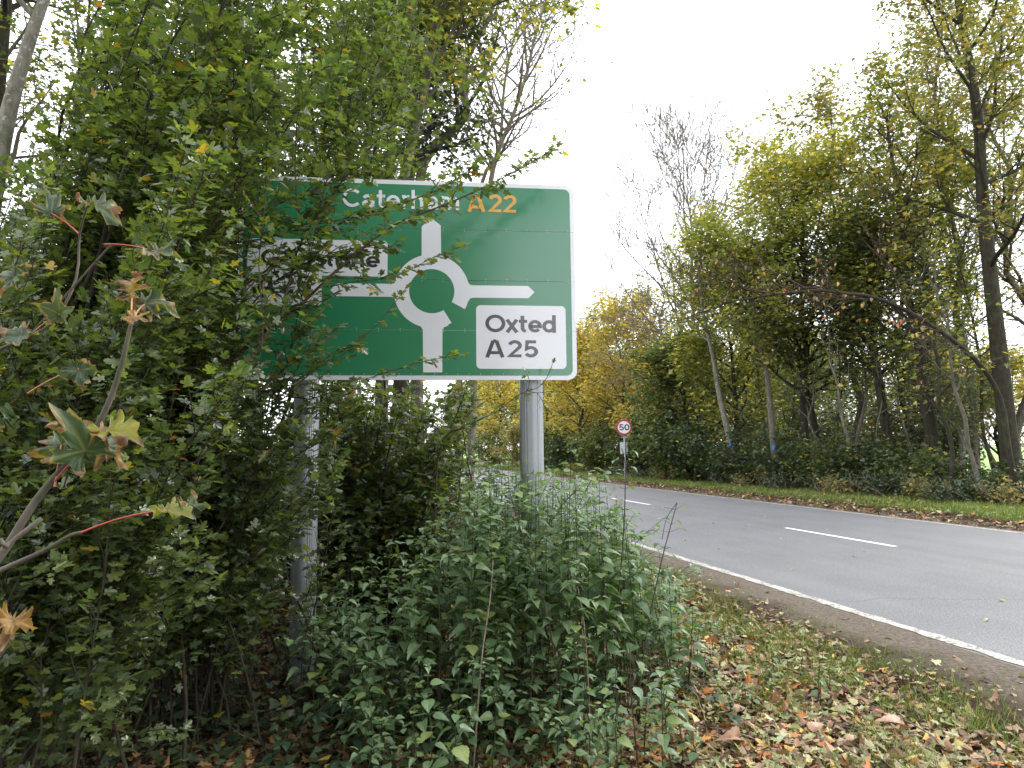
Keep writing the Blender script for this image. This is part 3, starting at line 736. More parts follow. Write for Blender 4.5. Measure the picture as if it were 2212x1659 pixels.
t1 = trunk_tree('grey-brown trunk with a small blue paint mark, right one of the two', [(1682, 1052), (1673, 980), (1664, 880), (1655, 800), (1640, 740), (1625, 640), (1620, 540)], 22.6, .14, B_GREY, M_YGREEN, 3800, .14, 45, 2.6, .5, n1=14)
t2 = trunk_tree('pale grey trunk with a small blue paint mark, left one of the two', [(1588, 1040), (1578, 960), (1555, 860), (1540, 770), (1520, 680), (1512, 600), (1515, 480)], 25.0, .14, B_PALE, M_YGREEN, 2500, .14, 46, 2.4, .55, n1=14)
for tt, (u, v, y) in ((t1, (1672, 967, 22.35)), (t2, (1578, 960, 24.75))):
    pm = P(u, v, y); w = .055; V = [(pm.x - w + .018 * i, pm.y + .02 * math.cos(i), pm.z + s_ * (.10 - .02 * abs(i - 3))) for i in range(7) for s_ in (-1, 1)]
    V = [(x - tt.location.x, y_ - tt.location.y, z - tt.location.z) for x, y_, z in V]
    link('paint_mark', np_mesh('paint_mark', V, [(2 * i, 2 * i + 1, 2 * i + 3, 2 * i + 2) for i in range(6)], M_BLUE), tt)
for i, (pts, y, tr, lab) in enumerate([
        ([(2120, 1095), (2110, 980), (2098, 860), (2080, 700), (2070, 560)], 18.5, .055, 'thin pale sapling stem in front of the bright meadow'),
        ([(2065, 1085), (2075, 960), (2062, 800), (2040, 640)], 19.5, .07, 'thin grey stem just right of the straight black trunk'),
        ([(1860, 1070), (1850, 960), (1872, 840), (1850, 720), (1805, 600)], 21.5, .08, 'thin crooked dark stem left of the forked trunk'),
        ([(2180, 1100), (2150, 1000), (2090, 900), (2020, 830)], 18.0, .05, 'thin bare stem leaning far to the left near the right edge'),
        ([(1975, 1080), (1960, 960), (1965, 840), (1950, 700)], 22.0, .07, 'thin stem between the forked trunk and the black trunk')]):
    trunk_tree(lab, pts, y, tr, B_GREY, M_MIDG, 700, .12, 60 + i, 1.6, .3, n1=12, name='sapling', kids=(0, 4, 3), cat='sapling')
b = uq(2205, 20.5)
make_tree('maple_tree', 'tall sparse tree rising out of the top right corner', b, 15.5, .16, B_GREY, M_OLIVE, 7000, .12, spread=4.4, crown0=.3, seed=71, group='trees along the far side of the road', n1=30, kids=(0, 7, 5), twigmat=B_BARE)
b = uq(2090, 19.8)
make_tree('maple_tree', 'tall upright grey tree left of the thick leaning trunk', b, 17.0, .16, B_GREY, M_OLIVE, 6500, .12, spread=3.6, crown0=.3, seed=72, group='trees along the far side of the road', n1=30, kids=(0, 7, 5), elev=50, twigmat=B_BARE)
b = uq(2020, 17.0)
make_tree('maple_tree', 'tree with long drooping bare limbs and a few orange leaves over the road', b, 10.5, .14, B_DARK, M_OLIVE, 2600, .11, spread=5.2, crown0=.4, seed=73, group='trees along the far side of the road', n1=18, kids=(0, 7, 5), rise=-.03, elev=15, twigmat=B_GREY)
b = uq(1960, 18.5)
make_tree('maple_tree', 'yellow-green leafy tree between the dome and the tall right trees', b, 9.6, .13, B_DARK, M_YGREEN, 8500, .13, spread=3.6, crown0=.3, seed=74, group='trees along the far side of the road', n1=22, jit=.22)
b = uq(2150, 22.5)
make_tree('maple_tree', 'golden bush-like tree behind the meadow gap on the far right', b, 4.6, .10, B_DARK, M_YELL, 5000, .13, spread=2.6, crown0=.2, seed=75, group='trees along the far side of the road', n1=18)
sr = random.Random(15)
for k in range(20):
    u = 1420 + k * 38 + sr.uniform(-15, 15); q_ = sr.uniform(14.6, 17.5); b = uq(u, q_); b.z -= .05
    make_tree('sapling', 'slim upright trunk in the open understorey of the far tree belt', b, sr.uniform(5, 8.5), sr.uniform(.035, .08), (B_GREY, B_DARK, B_PALE)[k % 3], M_YGREEN, 260, .12, spread=1.6, crown0=.35, seed=900 + k, group='slim trunks in the far tree belt', n1=10, kids=(0, 4, 3), lean=(sr.uniform(-1.2, .6), 0), cat='sapling')
# long limb that arches left over the road from the thick trunk
lr = random.Random(9)
lb_ = uq(2190, 14.9); root = empty('arching_tree', lb_, 'tree whose long dark limb arches far left with orange leaves at its tip', 'tree', 'trees along the far side of the road')
TT = Tubes(); tp_ = [lb_, P(2180, 980, lb_.y), P(2160, 860, lb_.y), P(2105, 775, lb_.y - .2), P(2000, 695, lb_.y - .4), P(1905, 648, lb_.y - .6), P(1830, 633, lb_.y - .8), P(1750, 628, lb_.y - 1), P(1650, 640, lb_.y - 1.2), P(1560, 655, lb_.y - 1.4)]
tp_ = smooth_path(tp_, 3); TT.add([p for p in tp_], [.065 * (1 - .85 * i / (len(tp_) - 1)) + .006 for i in range(len(tp_))], 8); link('trunk', TT.mesh('trunk', B_DARK, lb_), root)
TT = Tubes(); tw_ = []; PP = dict(wob=.12, rise=.02, kids=(0, 6, 4), maxl=3, rmin=.005)
for i in range(8, len(tp_) - 1):
    for k in range(1): limb(TT, tp_[i], Vector((lr.uniform(-1.2, -.2), lr.uniform(-.5, .5), lr.uniform(-.2, .8))), lr.uniform(.8, 2.3), .02, 1, PP, lr, tw_)
link('branches', TT.mesh('branches', B_TWIG, lb_), root)
LL = Leaves()
for _ in range(120):
    t_w = lr.choice(tw_); p = lr.choice(t_w) + rvec(lr) * .05; LL.add(p, Vector((lr.gauss(0, .3), lr.gauss(0, .3), -1)), rvec(lr), lr.uniform(.07, .13), lr.choice((.3, .45, .93, .97)))
tag(link('crown', leaf_mesh('crown', OVATE_LO, LL.arr(), M_LITTER, lb_), root), kind='stuff')
# background rows beyond, which cannot be told apart
pb = [make_tree('background_tree', 'tree in the mixed wood behind the far roadside trees', (0, 0, 0), 8.5, .16, B_GREY, m_, 4200, .2, spread=3.3, crown0=.12, seed=80 + i, group='background trees behind the far row', n1=20, kids=(0, 5, 3), jit=.35, tmpl=MAPLE_LO)
      for i, m_ in enumerate((M_OLIVE, M_MIDG, M_YGREEN))]
spots = []
for s in np.arange(2, 130, 3.4):
    for q in (21.5, 27.0, 36.0):
        if q > 22 and s < 22 and rng.random() < .55: continue
        if s > 60 and rng.random() < .4: continue
        spots.append((q + rng.uniform(-2.2, 2.2), s + rng.uniform(-1.5, 1.5)))
ok = []
for q, s in spots:
    p = Rp(q, s); 
    if p.y < 3: continue
    u = CX + FPX * p.x / p.y
    if u < 950 or u > 2500: continue
    if 2040 < u < 2215 and q < 34 : continue          # the gap through which the meadow shows
    ok.append((p, u, q))
for i, (p, u, q) in enumerate(ok):
    p.z = gz(p.x, p.y) - .05; vt = 745 if u > 1300 else 770
    h = (P(u, vt, p.y).z - p.z) * rng.uniform(.8, 1.1); sc_ = min(1.5, max(.55, h / 8.5))
    if i < 3: pb[i].location = p; pb[i].rotation_euler.z = rng.uniform(0, 6.28); pb[i].scale = (sc_,) * 3
    else: copy_thing(pb[rng.choice((0, 1, 1, 2))], p, rng.uniform(0, 6.28), sc_)
# dense understorey along the far verge
us = [(1235, 13.6, 3.2, 2.2, M_DARK), (1300, 13.7, 3.6, 2.2, M_MIDG), (1370, 13.7, 3.6, 2.0, M_DARK), (1440, 13.6, 3.8, 2.0, M_MIDG), (1500, 13.9, 3.3, 1.8, M_DARK), (1560, 13.9, 2.8, 1.6, M_DARK),
      (1625, 14.2, 2.4, 1.4, M_DARK), (1700, 14.5, 2.1, 1.3, M_DARK), (1770, 14.8, 2.2, 1.5, M_MIDG), (1835, 14.9, 2.2, 1.4, M_DARK), (1895, 15.0, 1.9, 1.1, M_DARK), (1960, 15.1, 1.9, 1.2, M_MIDG),
      (2010, 15.4, 1.5, .9, M_DARK), (2090, 15.6, .9, .9, M_DARK), (2160, 15.8, .9, 1.0, M_MIDG), (2215, 15.4, 1.1, 1.0, M_DARK), (1180, 13.4, 3.6, 2.6, M_MIDG), (1120, 13.3, 3.8, 3.0, M_OLIVE), (1065, 13.2, 3.6, 3.2, M_MIDG)]
SHL = ['tall dark shrub just right of the right sign post, beyond the road', 'green shrub under the yellow maple left of the speed sign', 'tall dark shrub directly behind the speed sign', 'high green shrub to the right of the speed sign',
       'dark shrub below the left pale trunk with the blue mark', 'dark shrub right at the foot of the left blue-marked trunk', 'dark shrub between the two blue-marked trunks', 'low dark shrub under the right blue-marked trunk',
       'green shrub right of the blue-marked trunks', 'dark spreading shrub below the yellow-green dome', 'low dark shrub at the foot of the forked trunk', 'green shrub between the forked trunk and the black trunk',
       'small dark shrub at the foot of the straight black trunk', 'small dark shrub in front of the bright meadow gap', 'small green shrub at the right end of the meadow gap', 'dark shrub at the foot of the thick leaning trunk at the right edge',
       'green shrub seen beyond the road between the right sign post and the nettle tops', 'olive shrub seen beyond the road under the middle of the sign board', 'green shrub farthest along the road, seen between the sign posts']
for i, (u, q, h, w, m_) in enumerate(us):
    make_shrub('hedgerow_shrub', SHL[i], uq(u, q), h, w, m_, int(2600 * h * w / 6 + 600), .115 if u > 1500 else .15, nst=14, seed=200 + i, group='undergrowth shrubs along the far verge', jit=.2, depth=min(w, 1.2))
for i in range(22):
    u = 1180 + i * 40; bb = uq(u, 18.2 + (i % 3) * 1.2)
    if 2040 < u < 2200: continue
    make_shrub('understorey_shrub', 'leafy bush in the shade between the trunks of the far tree belt', bb, 2.6 + .5 * (i % 4), 1.7, (M_MIDG, M_DARK, M_OLIVE, M_DARK)[i % 4], 1500, .16, nst=12, seed=260 + i, group='understorey bushes between the far trunks', jit=.25)
# dry brambles at the verge edge
for i in range(16):
    u = 1260 + i * 62; bb = uq(u + rng.uniform(-20, 20), 13.25 + (u - 1260) / 950 * 1.3)
    make_shrub('bramble_bush', 'low bramble tangle at the back of the far grass verge', bb, .75, 1.0, M_BRAMBLE if i % 3 else M_OLIVE, 520, .09, nst=12, bark=B_DRY, seed=300 + i, group='low brambles along the far verge', jit=.1, tmpl=OVATE_LO)

# ------------------------------------------------------------------ left side: trees behind the thicket
def Lt(lab, pts, y, tr, bark, mat, nleaf, leaf, seed, spread, crown0, **k):
    path = px_path(pts, y); b = Vector((path[0].x, path[0].y, gz(path[0].x, path[0].y) - .1)); path[0] = b
    return make_tree(k.pop('name', 'roadside_tree'), lab, b, path[-1].z - b.z, tr, bark, mat, nleaf, leaf, path=path, seed=seed, spread=spread, crown0=crown0, **k)
Lt('pale grey trunk leaning right in the top left corner', [(-120, 1200), (-60, 700), (-12, 400), (22, 230), (70, 70), (118, -60), (190, -250), (240, -420)], 6.4, .115, B_PALE, M_MAPLE, 1500, .085, 91, 1.9, .6, n1=14, name='leaning_tree')
Lt('second dark upright trunk at the very top left', [(-60, 1200), (-30, 500), (5, 100), (18, -60), (20, -300), (20, -500)], 8.5, .12, B_DARK, M_MAPLE, 3000, .085, 92, 2.4, .45, n1=16)
Lt('lichen spotted pale trunk just right of the left sign post', [(712, 1300), (716, 1180), (735, 1010), (755, 870), (765, 760), (770, 600), (790, 400), (800, 200), (830, 0)], 6.9, .085, B_PALE, M_MAPLE, 2500, .075, 93, 1.7, .5, n1=16)
Lt('slim dark trunk beside the lichen spotted trunk', [(690, 1290), (705, 1150), (728, 900), (735, 700), (700, 450), (670, 200), (660, 0)], 7.2, .05, B_DARK, M_MAPLE, 1800, .075, 94, 1.5, .5, n1=12)
Lt('dark ivy-thick tree rising directly behind the green sign board', [(850, 1120), (868, 800), (884, 470), (884, 380), (900, 330), (880, 240), (870, 120), (885, 0), (890, -150)], 9.5, .13, B_DARK, M_DARK, 7500, .085, 95, 1.9, .42, n1=26, kids=(0, 6, 4), jit=.16)
Lt('tree with a crooked grey limb curving up to the sky right of the ivy tree', [(905, 1100), (900, 700), (905, 420), (925, 335), (975, 285), (1008, 245), (998, 190), (1010, 130), (1045, 60), (1080, -20), (1110, -120)], 9.8, .10, B_GREY, M_OLIVE, 650, .08, 96, 2.0, .42, n1=20, kids=(0, 6, 4), twigmat=B_GREY, elev=35)
Lt('slender bare tree sweeping up and right over the sign board', [(1010, 1080), (1030, 700), (1055, 430), (1075, 330), (1108, 250), (1140, 150), (1160, 60), (1200, -60), (1225, -160)], 12.5, .07, B_BARE, M_OLIVE, 200, .09, 97, 2.5, .30, n1=34, kids=(0, 7, 5), twigmat=B_BARE, name='bare_tree', tmpl=DIAM, rmin=.005)
Lt('second bare tree with fine twigs above the sign board', [(985, 1080), (1000, 700), (1040, 400), (1078, 330), (1090, 180), (1120, 60), (1190, -40), (1260, -100)], 13.5, .06, B_BARE, M_OLIVE, 200, .09, 98, 2.3, .34, n1=30, kids=(0, 7, 5), twigmat=B_BARE, name='bare_tree', tmpl=DIAM, rmin=.005)
Lt('yellowing maple whose golden twigs edge the sky above the sign', [(820, 1100), (830, 700), (870, 400), (915, 200), (940, 60), (955, -80), (960, -220)], 8.0, .09, B_GREY, M_YGREEN, 6500, .075, 99, 1.6, .45, n1=24, jit=.12)
lb = [((-5.2, 8.5), 10, .14, 1800), ((-3.8, 9.8), 10.5, .15, 2200), ((-7.2, 7.0), 10, .15, 2000), ((-2.9, 12.5), 9.5, .14, 3000), ((-8.5, 10.5), 11, .17, 2200), ((-6.0, 12.5), 11, .15, 2200)]
for i, ((x, y), h, tr, nl) in enumerate(lb):
    make_tree('woodland_tree', 'green-leaved tree standing in the wood behind the left thicket', (x, y, gz(x, y) - .05), h, tr, B_DARK if i % 2 else B_GREY, M_MIDG if i % 3 else M_YGREEN, nl, .10, spread=2.5, crown0=.28, seed=110 + i, group='trees in the wood behind the left thicket', n1=20, kids=(0, 5, 4), jit=.2)
# near-side hedge that runs on beside the road, beyond the sign
hb = [(-1.5, 8.2, 2.9, 1.1), (-2.0, 10.0, 3.6, 1.4), (-2.6, 8.6, 3.6, 1.4), (-3.0, 10.8, 4.0, 1.6), (-2.3, 12.4, 3.8, 1.5), (-3.2, 15.5, 4.2, 1.8), (-4.2, 19, 3.6, 2.0), (-5.3, 23.5, 3.8, 2.3), (-6.6, 29, 4.0, 2.6), (-8.4, 36, 4.5, 3.0), (-11, 46, 5.5, 3.6), (-14.5, 60, 6, 4), (-3.4, 8.2, 2.6, 1.5), (-5.0, 9.0, 3.0, 1.8), (-7, 8.4, 3, 2), (-5.6, 6.6, 2.4, 1.4), (-8, 6, 3, 2), (-4.8, 12, 3.2, 2)]
for i, (x, y, h, w) in enumerate(hb):
    make_shrub('hedge_shrub', 'leafy hedge shrub behind the sign on the near side of the road', (x, y, gz(x, y) - .05), h, w, M_MAPLE if i % 3 else M_MIDG, 2600 if i < 7 else 2000, .085 if y < 14 else .12, nst=16, seed=400 + i, group='hedge shrubs running on behind the sign', jit=.16)
# trees and hedge behind the camera, mirrored in the glossy board
bt = []
for k in range(16):
    s_ = -6 - 2.6 * k; bt += [(-5.2 + (k % 3) * .5, s_, 1.35), (-3.2 + (k % 2) * .5, s_ - 1, 1.15)]
    if k % 2: bt.append((15.5 + (k % 3), s_, 1.2))
for i, (q_, s_, c_) in enumerate(bt):
    p = Rp(q_, s_); copy_thing(pb[i % 3], (p.x, p.y, gz(p.x, p.y)), i * 1.3, c_, 'tree on the verge behind the viewer')
p = Rp(-1.2, -8.5); make_tree('overhanging_tree', 'tree behind the viewer whose high crown hangs over the road edge', (p.x, p.y, gz(p.x, p.y)), 12.5, .2, B_DARK, M_MIDG, 7000, .2, spread=5.6, crown0=.42, seed=140, n1=22, elev=22, jit=.3)


# ================================================================== field maple thicket in front
def leaf_objects(root, name, A, idx, variants):
    p, d, n, s, r = A; x, dd, nn = frames(d[idx], n[idx])
    inv = root.location
    for k, i in enumerate(idx):
        o = bpy.data.objects.new(name, variants[k % len(variants)]); COL.objects.link(o); o.parent = root
        X = Vector(x[k]) * s[i]; Y = Vector(dd[k]) * s[i]; Z = Vector(nn[k]) * s[i]
        if X.cross(Y).dot(Z) < 0: X = -X
        loc = Vector(p[i]) - inv
        o.matrix_local = Matrix(((X.x, Y.x, Z.x, loc.x), (X.y, Y.y, Z.y, loc.y), (X.z, Y.z, Z.z, loc.z), (0, 0, 0, 1)))
def variants(name, tmpl, mat, rnds, stalk=None):
    o = []
    for i, r in enumerate(rnds):
        A = (np.zeros((1, 3)), np.array([[0, 1., 0]]), np.array([[0, 0, 1.]]), np.ones(1), np.array([r]))
        o.append(leaf_mesh(name, tmpl, A, mat))
    return o
MV = variants('leaf', MAPLE, M_MAPLE, [.05, .2, .33, .47, .58, .66, .77, .86, .95, .965, .99, .12, .4, .52])

OUTL = {'front': [(-400, 960), (0, 940), (100, 880), (200, 780), (300, 640), (380, 600), (450, 530), (780, 540), (830, 720), (900, 740), (1000, 770), (1100, 740), (1200, 650), (1300, 590), (1400, 460), (1500, 300), (1660, 160)],
        'back': [(-400, 960), (0, 960), (100, 975), (200, 950), (300, 930), (380, 900), (790, 900), (830, 1060), (880, 1080), (950, 1045), (1010, 1020), (1060, 980), (1120, 860), (1200, 760), (1660, 160)]}
def uR(v, which):     # right-hand outline of the thicket in the photograph, by height
    for (a, x0), (b_, x1) in zip(OUTL[which], OUTL[which][1:]):
        if a <= v <= b_: return x0 + (x1 - x0) * (v - a) / (b_ - a)
    return 160
def leafy(LV, pts, r, l0=.055, step=.045, size=.062, yel=0.0, t0=0.0):
    """opposite leaf pairs along a twig"""
    L = 0; nxt = step * r.random(); tot = sum((pts[i + 1] - pts[i]).length for i in range(len(pts) - 1))
    for i in range(len(pts) - 1):
        a, b_ = pts[i], pts[i + 1]; sl2 = (b_ - a).length
        if sl2 < 1e-5: continue
        dl = (b_ - a) / sl2
        while nxt < L + sl2:
            p = a + dl * (nxt - L); t = nxt / tot
            if t >= t0:
                side = dl.cross(UP + rvec(r) * .25).normalized()
                for sg in (1, -1):
                    if r.random() < .12: continue
                    dd = (side * sg * r.uniform(.7, 1) + dl * r.uniform(.2, .8) + Vector((0, 0, r.uniform(-.45, .1)))).normalized()
                    LV.add(p + dd * size * r.uniform(.15, .5), dd, (UP * 1.0 + rvec(r) * .33 + Vector((.12, -.22, 0))), size * r.uniform(.6, 1.25) * (1.0 - .25 * t), min(.999, r.random() + yel * r.random()))
            nxt += step * r.uniform(.7, 1.4)
        L += sl2
    LV.add(pts[-1], (pts[-1] - pts[-2]).normalized(), UP + rvec(r) * .3, size * .9, r.random())
def shoot(T, LV, pts, r, r0=.012, side_len=.38, gap=.09, t_leaf=.3, size=.062, dens=1.0, yel=0.0):
    n = len(pts); T.add(pts, [max(r0 * (1 - .8 * i / (n - 1)), .0022) for i in range(n)], 5, cap=False)
    tot = sum((pts[i + 1] - pts[i]).length for i in range(n - 1)); L = 0; nxt = tot * t_leaf; sg = 1
    for i in range(n - 1):
        a, b_ = pts[i], pts[i + 1]; sl2 = (b_ - a).length; dl = (b_ - a).normalized()
        while nxt < L + sl2:
            t = nxt / tot; p = a + dl * (nxt - L); sg = -sg
            side = dl.cross(UP + rvec(r) * .5).normalized() * sg
            ln = side_len * (1.15 - .8 * t) * r.uniform(.4, 1.2)
            if r.random() < dens:
                e = p + (side * r.uniform(.5, .9) + dl * r.uniform(.5, 1) + Vector((0, 0, r.uniform(-.15, .45)))).normalized() * ln
                pp = bez(p, e, r.uniform(-.05, .15), r.uniform(-.1, .1), 4, .008, r)
                T.add(pp, [.0038, .0032, .0026, .002, .0014], 3, cap=False); leafy(LV, pp, r, size=size, yel=yel)
                if r.random() < .45:
                    q = pp[2]; e2 = q + (e - p).normalized() * ln * .3 + rvec(r) * ln * .28; p2 = bez(q, e2, .05, 0, 2, 0, r); T.add(p2, [.0024, .002, .0013], 3, cap=False); leafy(LV, p2, r, size=size * .9, yel=yel)
            nxt += gap * r.uniform(.6, 1.5)
        L += sl2
    leafy(LV, pts[int(n * .8):], r, size=size, yel=yel)

def finish_bush(root, T, LV, bark, mat, near=300, tmplfar=MAPLE_LO, split=4.6, name='leaf', vs=None):
    base = root.location
    link('stems', T.mesh('stems', bark, base), root)
    A = LV.arr(); p = A[0]; y = np.maximum(p[:, 1], .05)
    u = CX + FPX * p[:, 0] / y; v = CY - FPX * ((p[:, 2] - 1.5) / y - math.tan(R(PITCH)))
    area = A[3] / y * ((u > -20) & (u < 2230) & (v > -20) & (v < 1680)) * (y > .8)
    order = np.argsort(-area); near_i = order[:near]; rest = np.ones(len(y), bool); rest[near_i] = False
    leaf_objects(root, name, A, near_i, vs or MV)
    lo = rest & ((y > split) | (area == 0)); hi = rest & ~lo
    if hi.sum(): tag(link('foliage', leaf_mesh('foliage', MAPLE, sub(A, hi), mat, base), root), kind='stuff')
    if lo.sum(): tag(link('foliage', leaf_mesh('foliage', tmplfar, sub(A, lo), mat, base), root), kind='stuff')
    return len(y)

def region_bush(name, label, base, nsh, vr, ur, dr, seed, group=None, size=.062, side_len=.4, yel=0, t_leaf=.3, gap=.09, mat=None, near=300, lift=.12, dens=1.0, r0=.013, maxlen=4.6, edge='front'):
    r = random.Random(seed); b = Vector((base[0], base[1], gz(base[0], base[1])))
    root = empty(name, b, label, 'shrub', group); T = Tubes(); LV = Leaves(); k = 0; tries = 0
    while k < nsh and tries < nsh * 30:
        tries += 1
        v = r.uniform(*vr); u = r.uniform(*ur)
        if u > uR(v, edge) - 30 or (v < 340 and u < 230 - .3 * v) or (v < 330 and r.random() < .35): continue
        d = r.uniform(*dr); tip = P(u, v, d)
        s0 = b + Vector((r.gauss(0, .4), r.gauss(0, .35), -.05))
        if tip.z < s0.z + .25: continue
        if (tip - s0).length > maxlen:      # long shoots spring from a limb part-way up
            s0 = s0.lerp(tip, 1 - maxlen / (tip - s0).length)
        shoot(T, LV, bez(s0, tip, lift * r.uniform(-.2, 1.4), r.uniform(-.12, .12), 9, .02, r), r, r0=r0 * r.uniform(.6, 1.3), side_len=side_len, t_leaf=t_leaf, size=size, yel=yel, gap=gap, dens=dens)
        k += 1
    n_ = finish_bush(root, T, LV, B_DARK, mat or M_MAPLE, near)
    print(name, 'leaves', n_); return root

GT = 'field maple bushes of the left thicket'
region_bush('field_maple_bush', 'large field maple bush whose leaves fill the left edge of the photo', (-2.7, 3.2), 105, (60, 1300), (-150, 540), (2.8, 4.3), 501, GT, near=300, size=.058, r0=.008, gap=.078, side_len=.42)
region_bush('field_maple_bush', 'field maple bush rooted just left of the left sign post', (-2.2, 4.6), 125, (150, 1180), (150, 820), (3.9, 4.9), 502, GT, size=.062, r0=.009, gap=.08, side_len=.42)
region_bush('field_maple_bush', 'tall field maple behind the sign board reaching out of the top of the photo', (-2.5, 6.0), 70, (-150, 520), (60, 960), (5.4, 7.2), 503, GT, size=.072, side_len=.5, maxlen=3.4, yel=.01, edge='back')
region_bush('field_maple_bush', 'field maple bush between the two sign posts behind the board', (-1.15, 6.5), 105, (825, 1130), (640, 1070), (5.6, 7.0), 504, GT, size=.078, edge='back')
region_bush('field_maple_bush', 'dark field maple bush deep in the thicket behind the left post', (-3.6, 5.6), 90, (300, 1250), (-100, 620), (5.2, 6.8), 505, GT, edge='back', size=.07, side_len=.5, near=120)
region_bush('field_maple_bush', 'field maple arching over the top left of the photo', (-3.4, 4.2), 60, (-350, 420), (-120, 720), (3.6, 5.2), 506, GT, size=.07, side_len=.45, maxlen=3.2)

# long shoots that cross the board, drawn where the photograph shows them
def crp(x, y, d): return P(486 + .3662 * x, 351 + .3662 * y, d)
r = random.Random(77); bb = Vector((-2.35, 4.0, gz(-2.35, 4.0)))
root = empty('field_maple_bush', bb, 'field maple whose long bare-stemmed shoots cross the face of the green sign', 'shrub', GT); T = Tubes(); LV = Leaves()
def px_shoot(pts, r0=.010, side_len=.24, gap=.075, t_leaf=.15, size=.060, dens=.95, frm=None, n=4):
    q = [crp(*p) for p in pts]
    if frm is not None: q = [frm] + q
    shoot(T, LV, smooth_path(q, n), r, r0=r0, side_len=side_len, gap=gap, t_leaf=t_leaf, size=size, dens=dens)
px_shoot([(-700, 1500, 3.9), (0, 1180, 4.0), (220, 1000, 4.05), (400, 880, 4.1), (700, 600, 4.2), (1000, 370, 4.3), (1340, 232, 4.5), (1700, 60, 4.7), (1960, -95, 4.85)], r0=.015, side_len=.26, gap=.07, frm=bb)
px_shoot([(-700, 1250, 4.1), (0, 800, 4.2), (240, 640, 4.3), (460, 480, 4.35), (760, 325, 4.4), (1120, 215, 4.5), (1350, 110, 4.6), (1560, -60, 4.7)], r0=.011, side_len=.30, gap=.065, frm=bb)
px_shoot([(-100, 1700, 3.9), (70, 1300, 3.9), (185, 1110, 3.9), (345, 820, 4.0), (420, 540, 4.05), (480, 420, 4.1), (640, 180, 4.2), (830, -60, 4.3), (1050, -280, 4.4)], r0=.014, side_len=.3, t_leaf=.3, frm=bb)
px_shoot([(480, 430, 4.1), (430, 260, 4.1), (415, 60, 4.1), (420, -260, 4.1), (410, -600, 4.1)], r0=.006, side_len=.28)
px_shoot([(-60, 1500, 3.7), (180, 1200, 3.7), (222, 940, 3.7), (200, 600, 3.7), (238, 200, 3.7), (250, -200, 3.7)], r0=.006, side_len=.3, frm=bb)
px_shoot([(560, 740, 4.2), (800, 700, 4.3), (1000, 672, 4.35), (1230, 560, 4.4), (1420, 485, 4.45)], r0=.004, side_len=.15, gap=.07)
px_shoot([(60, 1500, 4.2), (500, 1398, 4.3), (800, 1290, 4.4), (960, 1235, 4.45), (1150, 1180, 4.5), (1400, 1130, 4.55)], r0=.006, side_len=.15, gap=.08, frm=bb)
px_shoot([(300, 1300, 4.2), (620, 1180, 4.3), (830, 1020, 4.4), (960, 880, 4.45), (1070, 740, 4.5)], r0=.0035, side_len=.07, gap=.14, dens=.5)
px_shoot([(200, 930, 4.0), (330, 900, 4.1), (480, 870, 4.2), (600, 800, 4.3)], r0=.005, side_len=.25)
px_shoot([(-100, 500, 3.8), (120, 330, 3.9), (330, 240, 4.0), (560, 150, 4.1), (760, 60, 4.2), (980, -50, 4.3)], r0=.007, side_len=.32, gap=.06, frm=bb)
px_shoot([(100, 900, 4.0), (300, 700, 4.1), (560, 560, 4.2), (800, 500, 4.3), (1020, 520, 4.35)], r0=.006, side_len=.33, gap=.055)
px_shoot([(0, 480, 4.0), (220, 450, 4.1), (480, 380, 4.2), (720, 330, 4.3), (940, 300, 4.35)], r0=.005, side_len=.28, gap=.07)
px_shoot([(120, 760, 3.9), (260, 620, 4.0), (420, 560, 4.1), (600, 560, 4.2), (800, 600, 4.3)], r0=.005, side_len=.26, gap=.07)
px_shoot([(-60, 620, 3.8), (60, 420, 3.9), (250, 330, 4.0), (420, 330, 4.1), (620, 270, 4.2)], r0=.005, side_len=.28, gap=.07)
px_shoot([(300, 1400, 4.1), (500, 1250, 4.2), (640, 1120, 4.3), (780, 1080, 4.35)], r0=.006, side_len=.3, gap=.06)
px_shoot([(200, 1350, 4.0), (400, 1180, 4.1), (520, 1080, 4.2), (640, 1000, 4.3)], r0=.006, side_len=.28, gap=.06)
px_shoot([(700, 1330, 4.2), (900, 1350, 4.3), (1100, 1440, 4.35)], r0=.005, side_len=.2, gap=.07)
px_shoot([(250, 1750, 4.2), (420, 1600, 4.25), (600, 1450, 4.3), (820, 1390, 4.4)], r0=.007, side_len=.3, gap=.06, frm=bb)
px_shoot([(120, 1900, 4.1), (300, 1800, 4.15), (560, 1650, 4.2), (760, 1560, 4.3)], r0=.007, side_len=.3, gap=.06, frm=bb)
px_shoot([(100, 2250, 4.2), (350, 2150, 4.25), (600, 2050, 4.3)], r0=.007, side_len=.25, gap=.07, frm=bb)
finish_bush(root, T, LV, B_TWIG, M_MAPLE, 300, split=9)
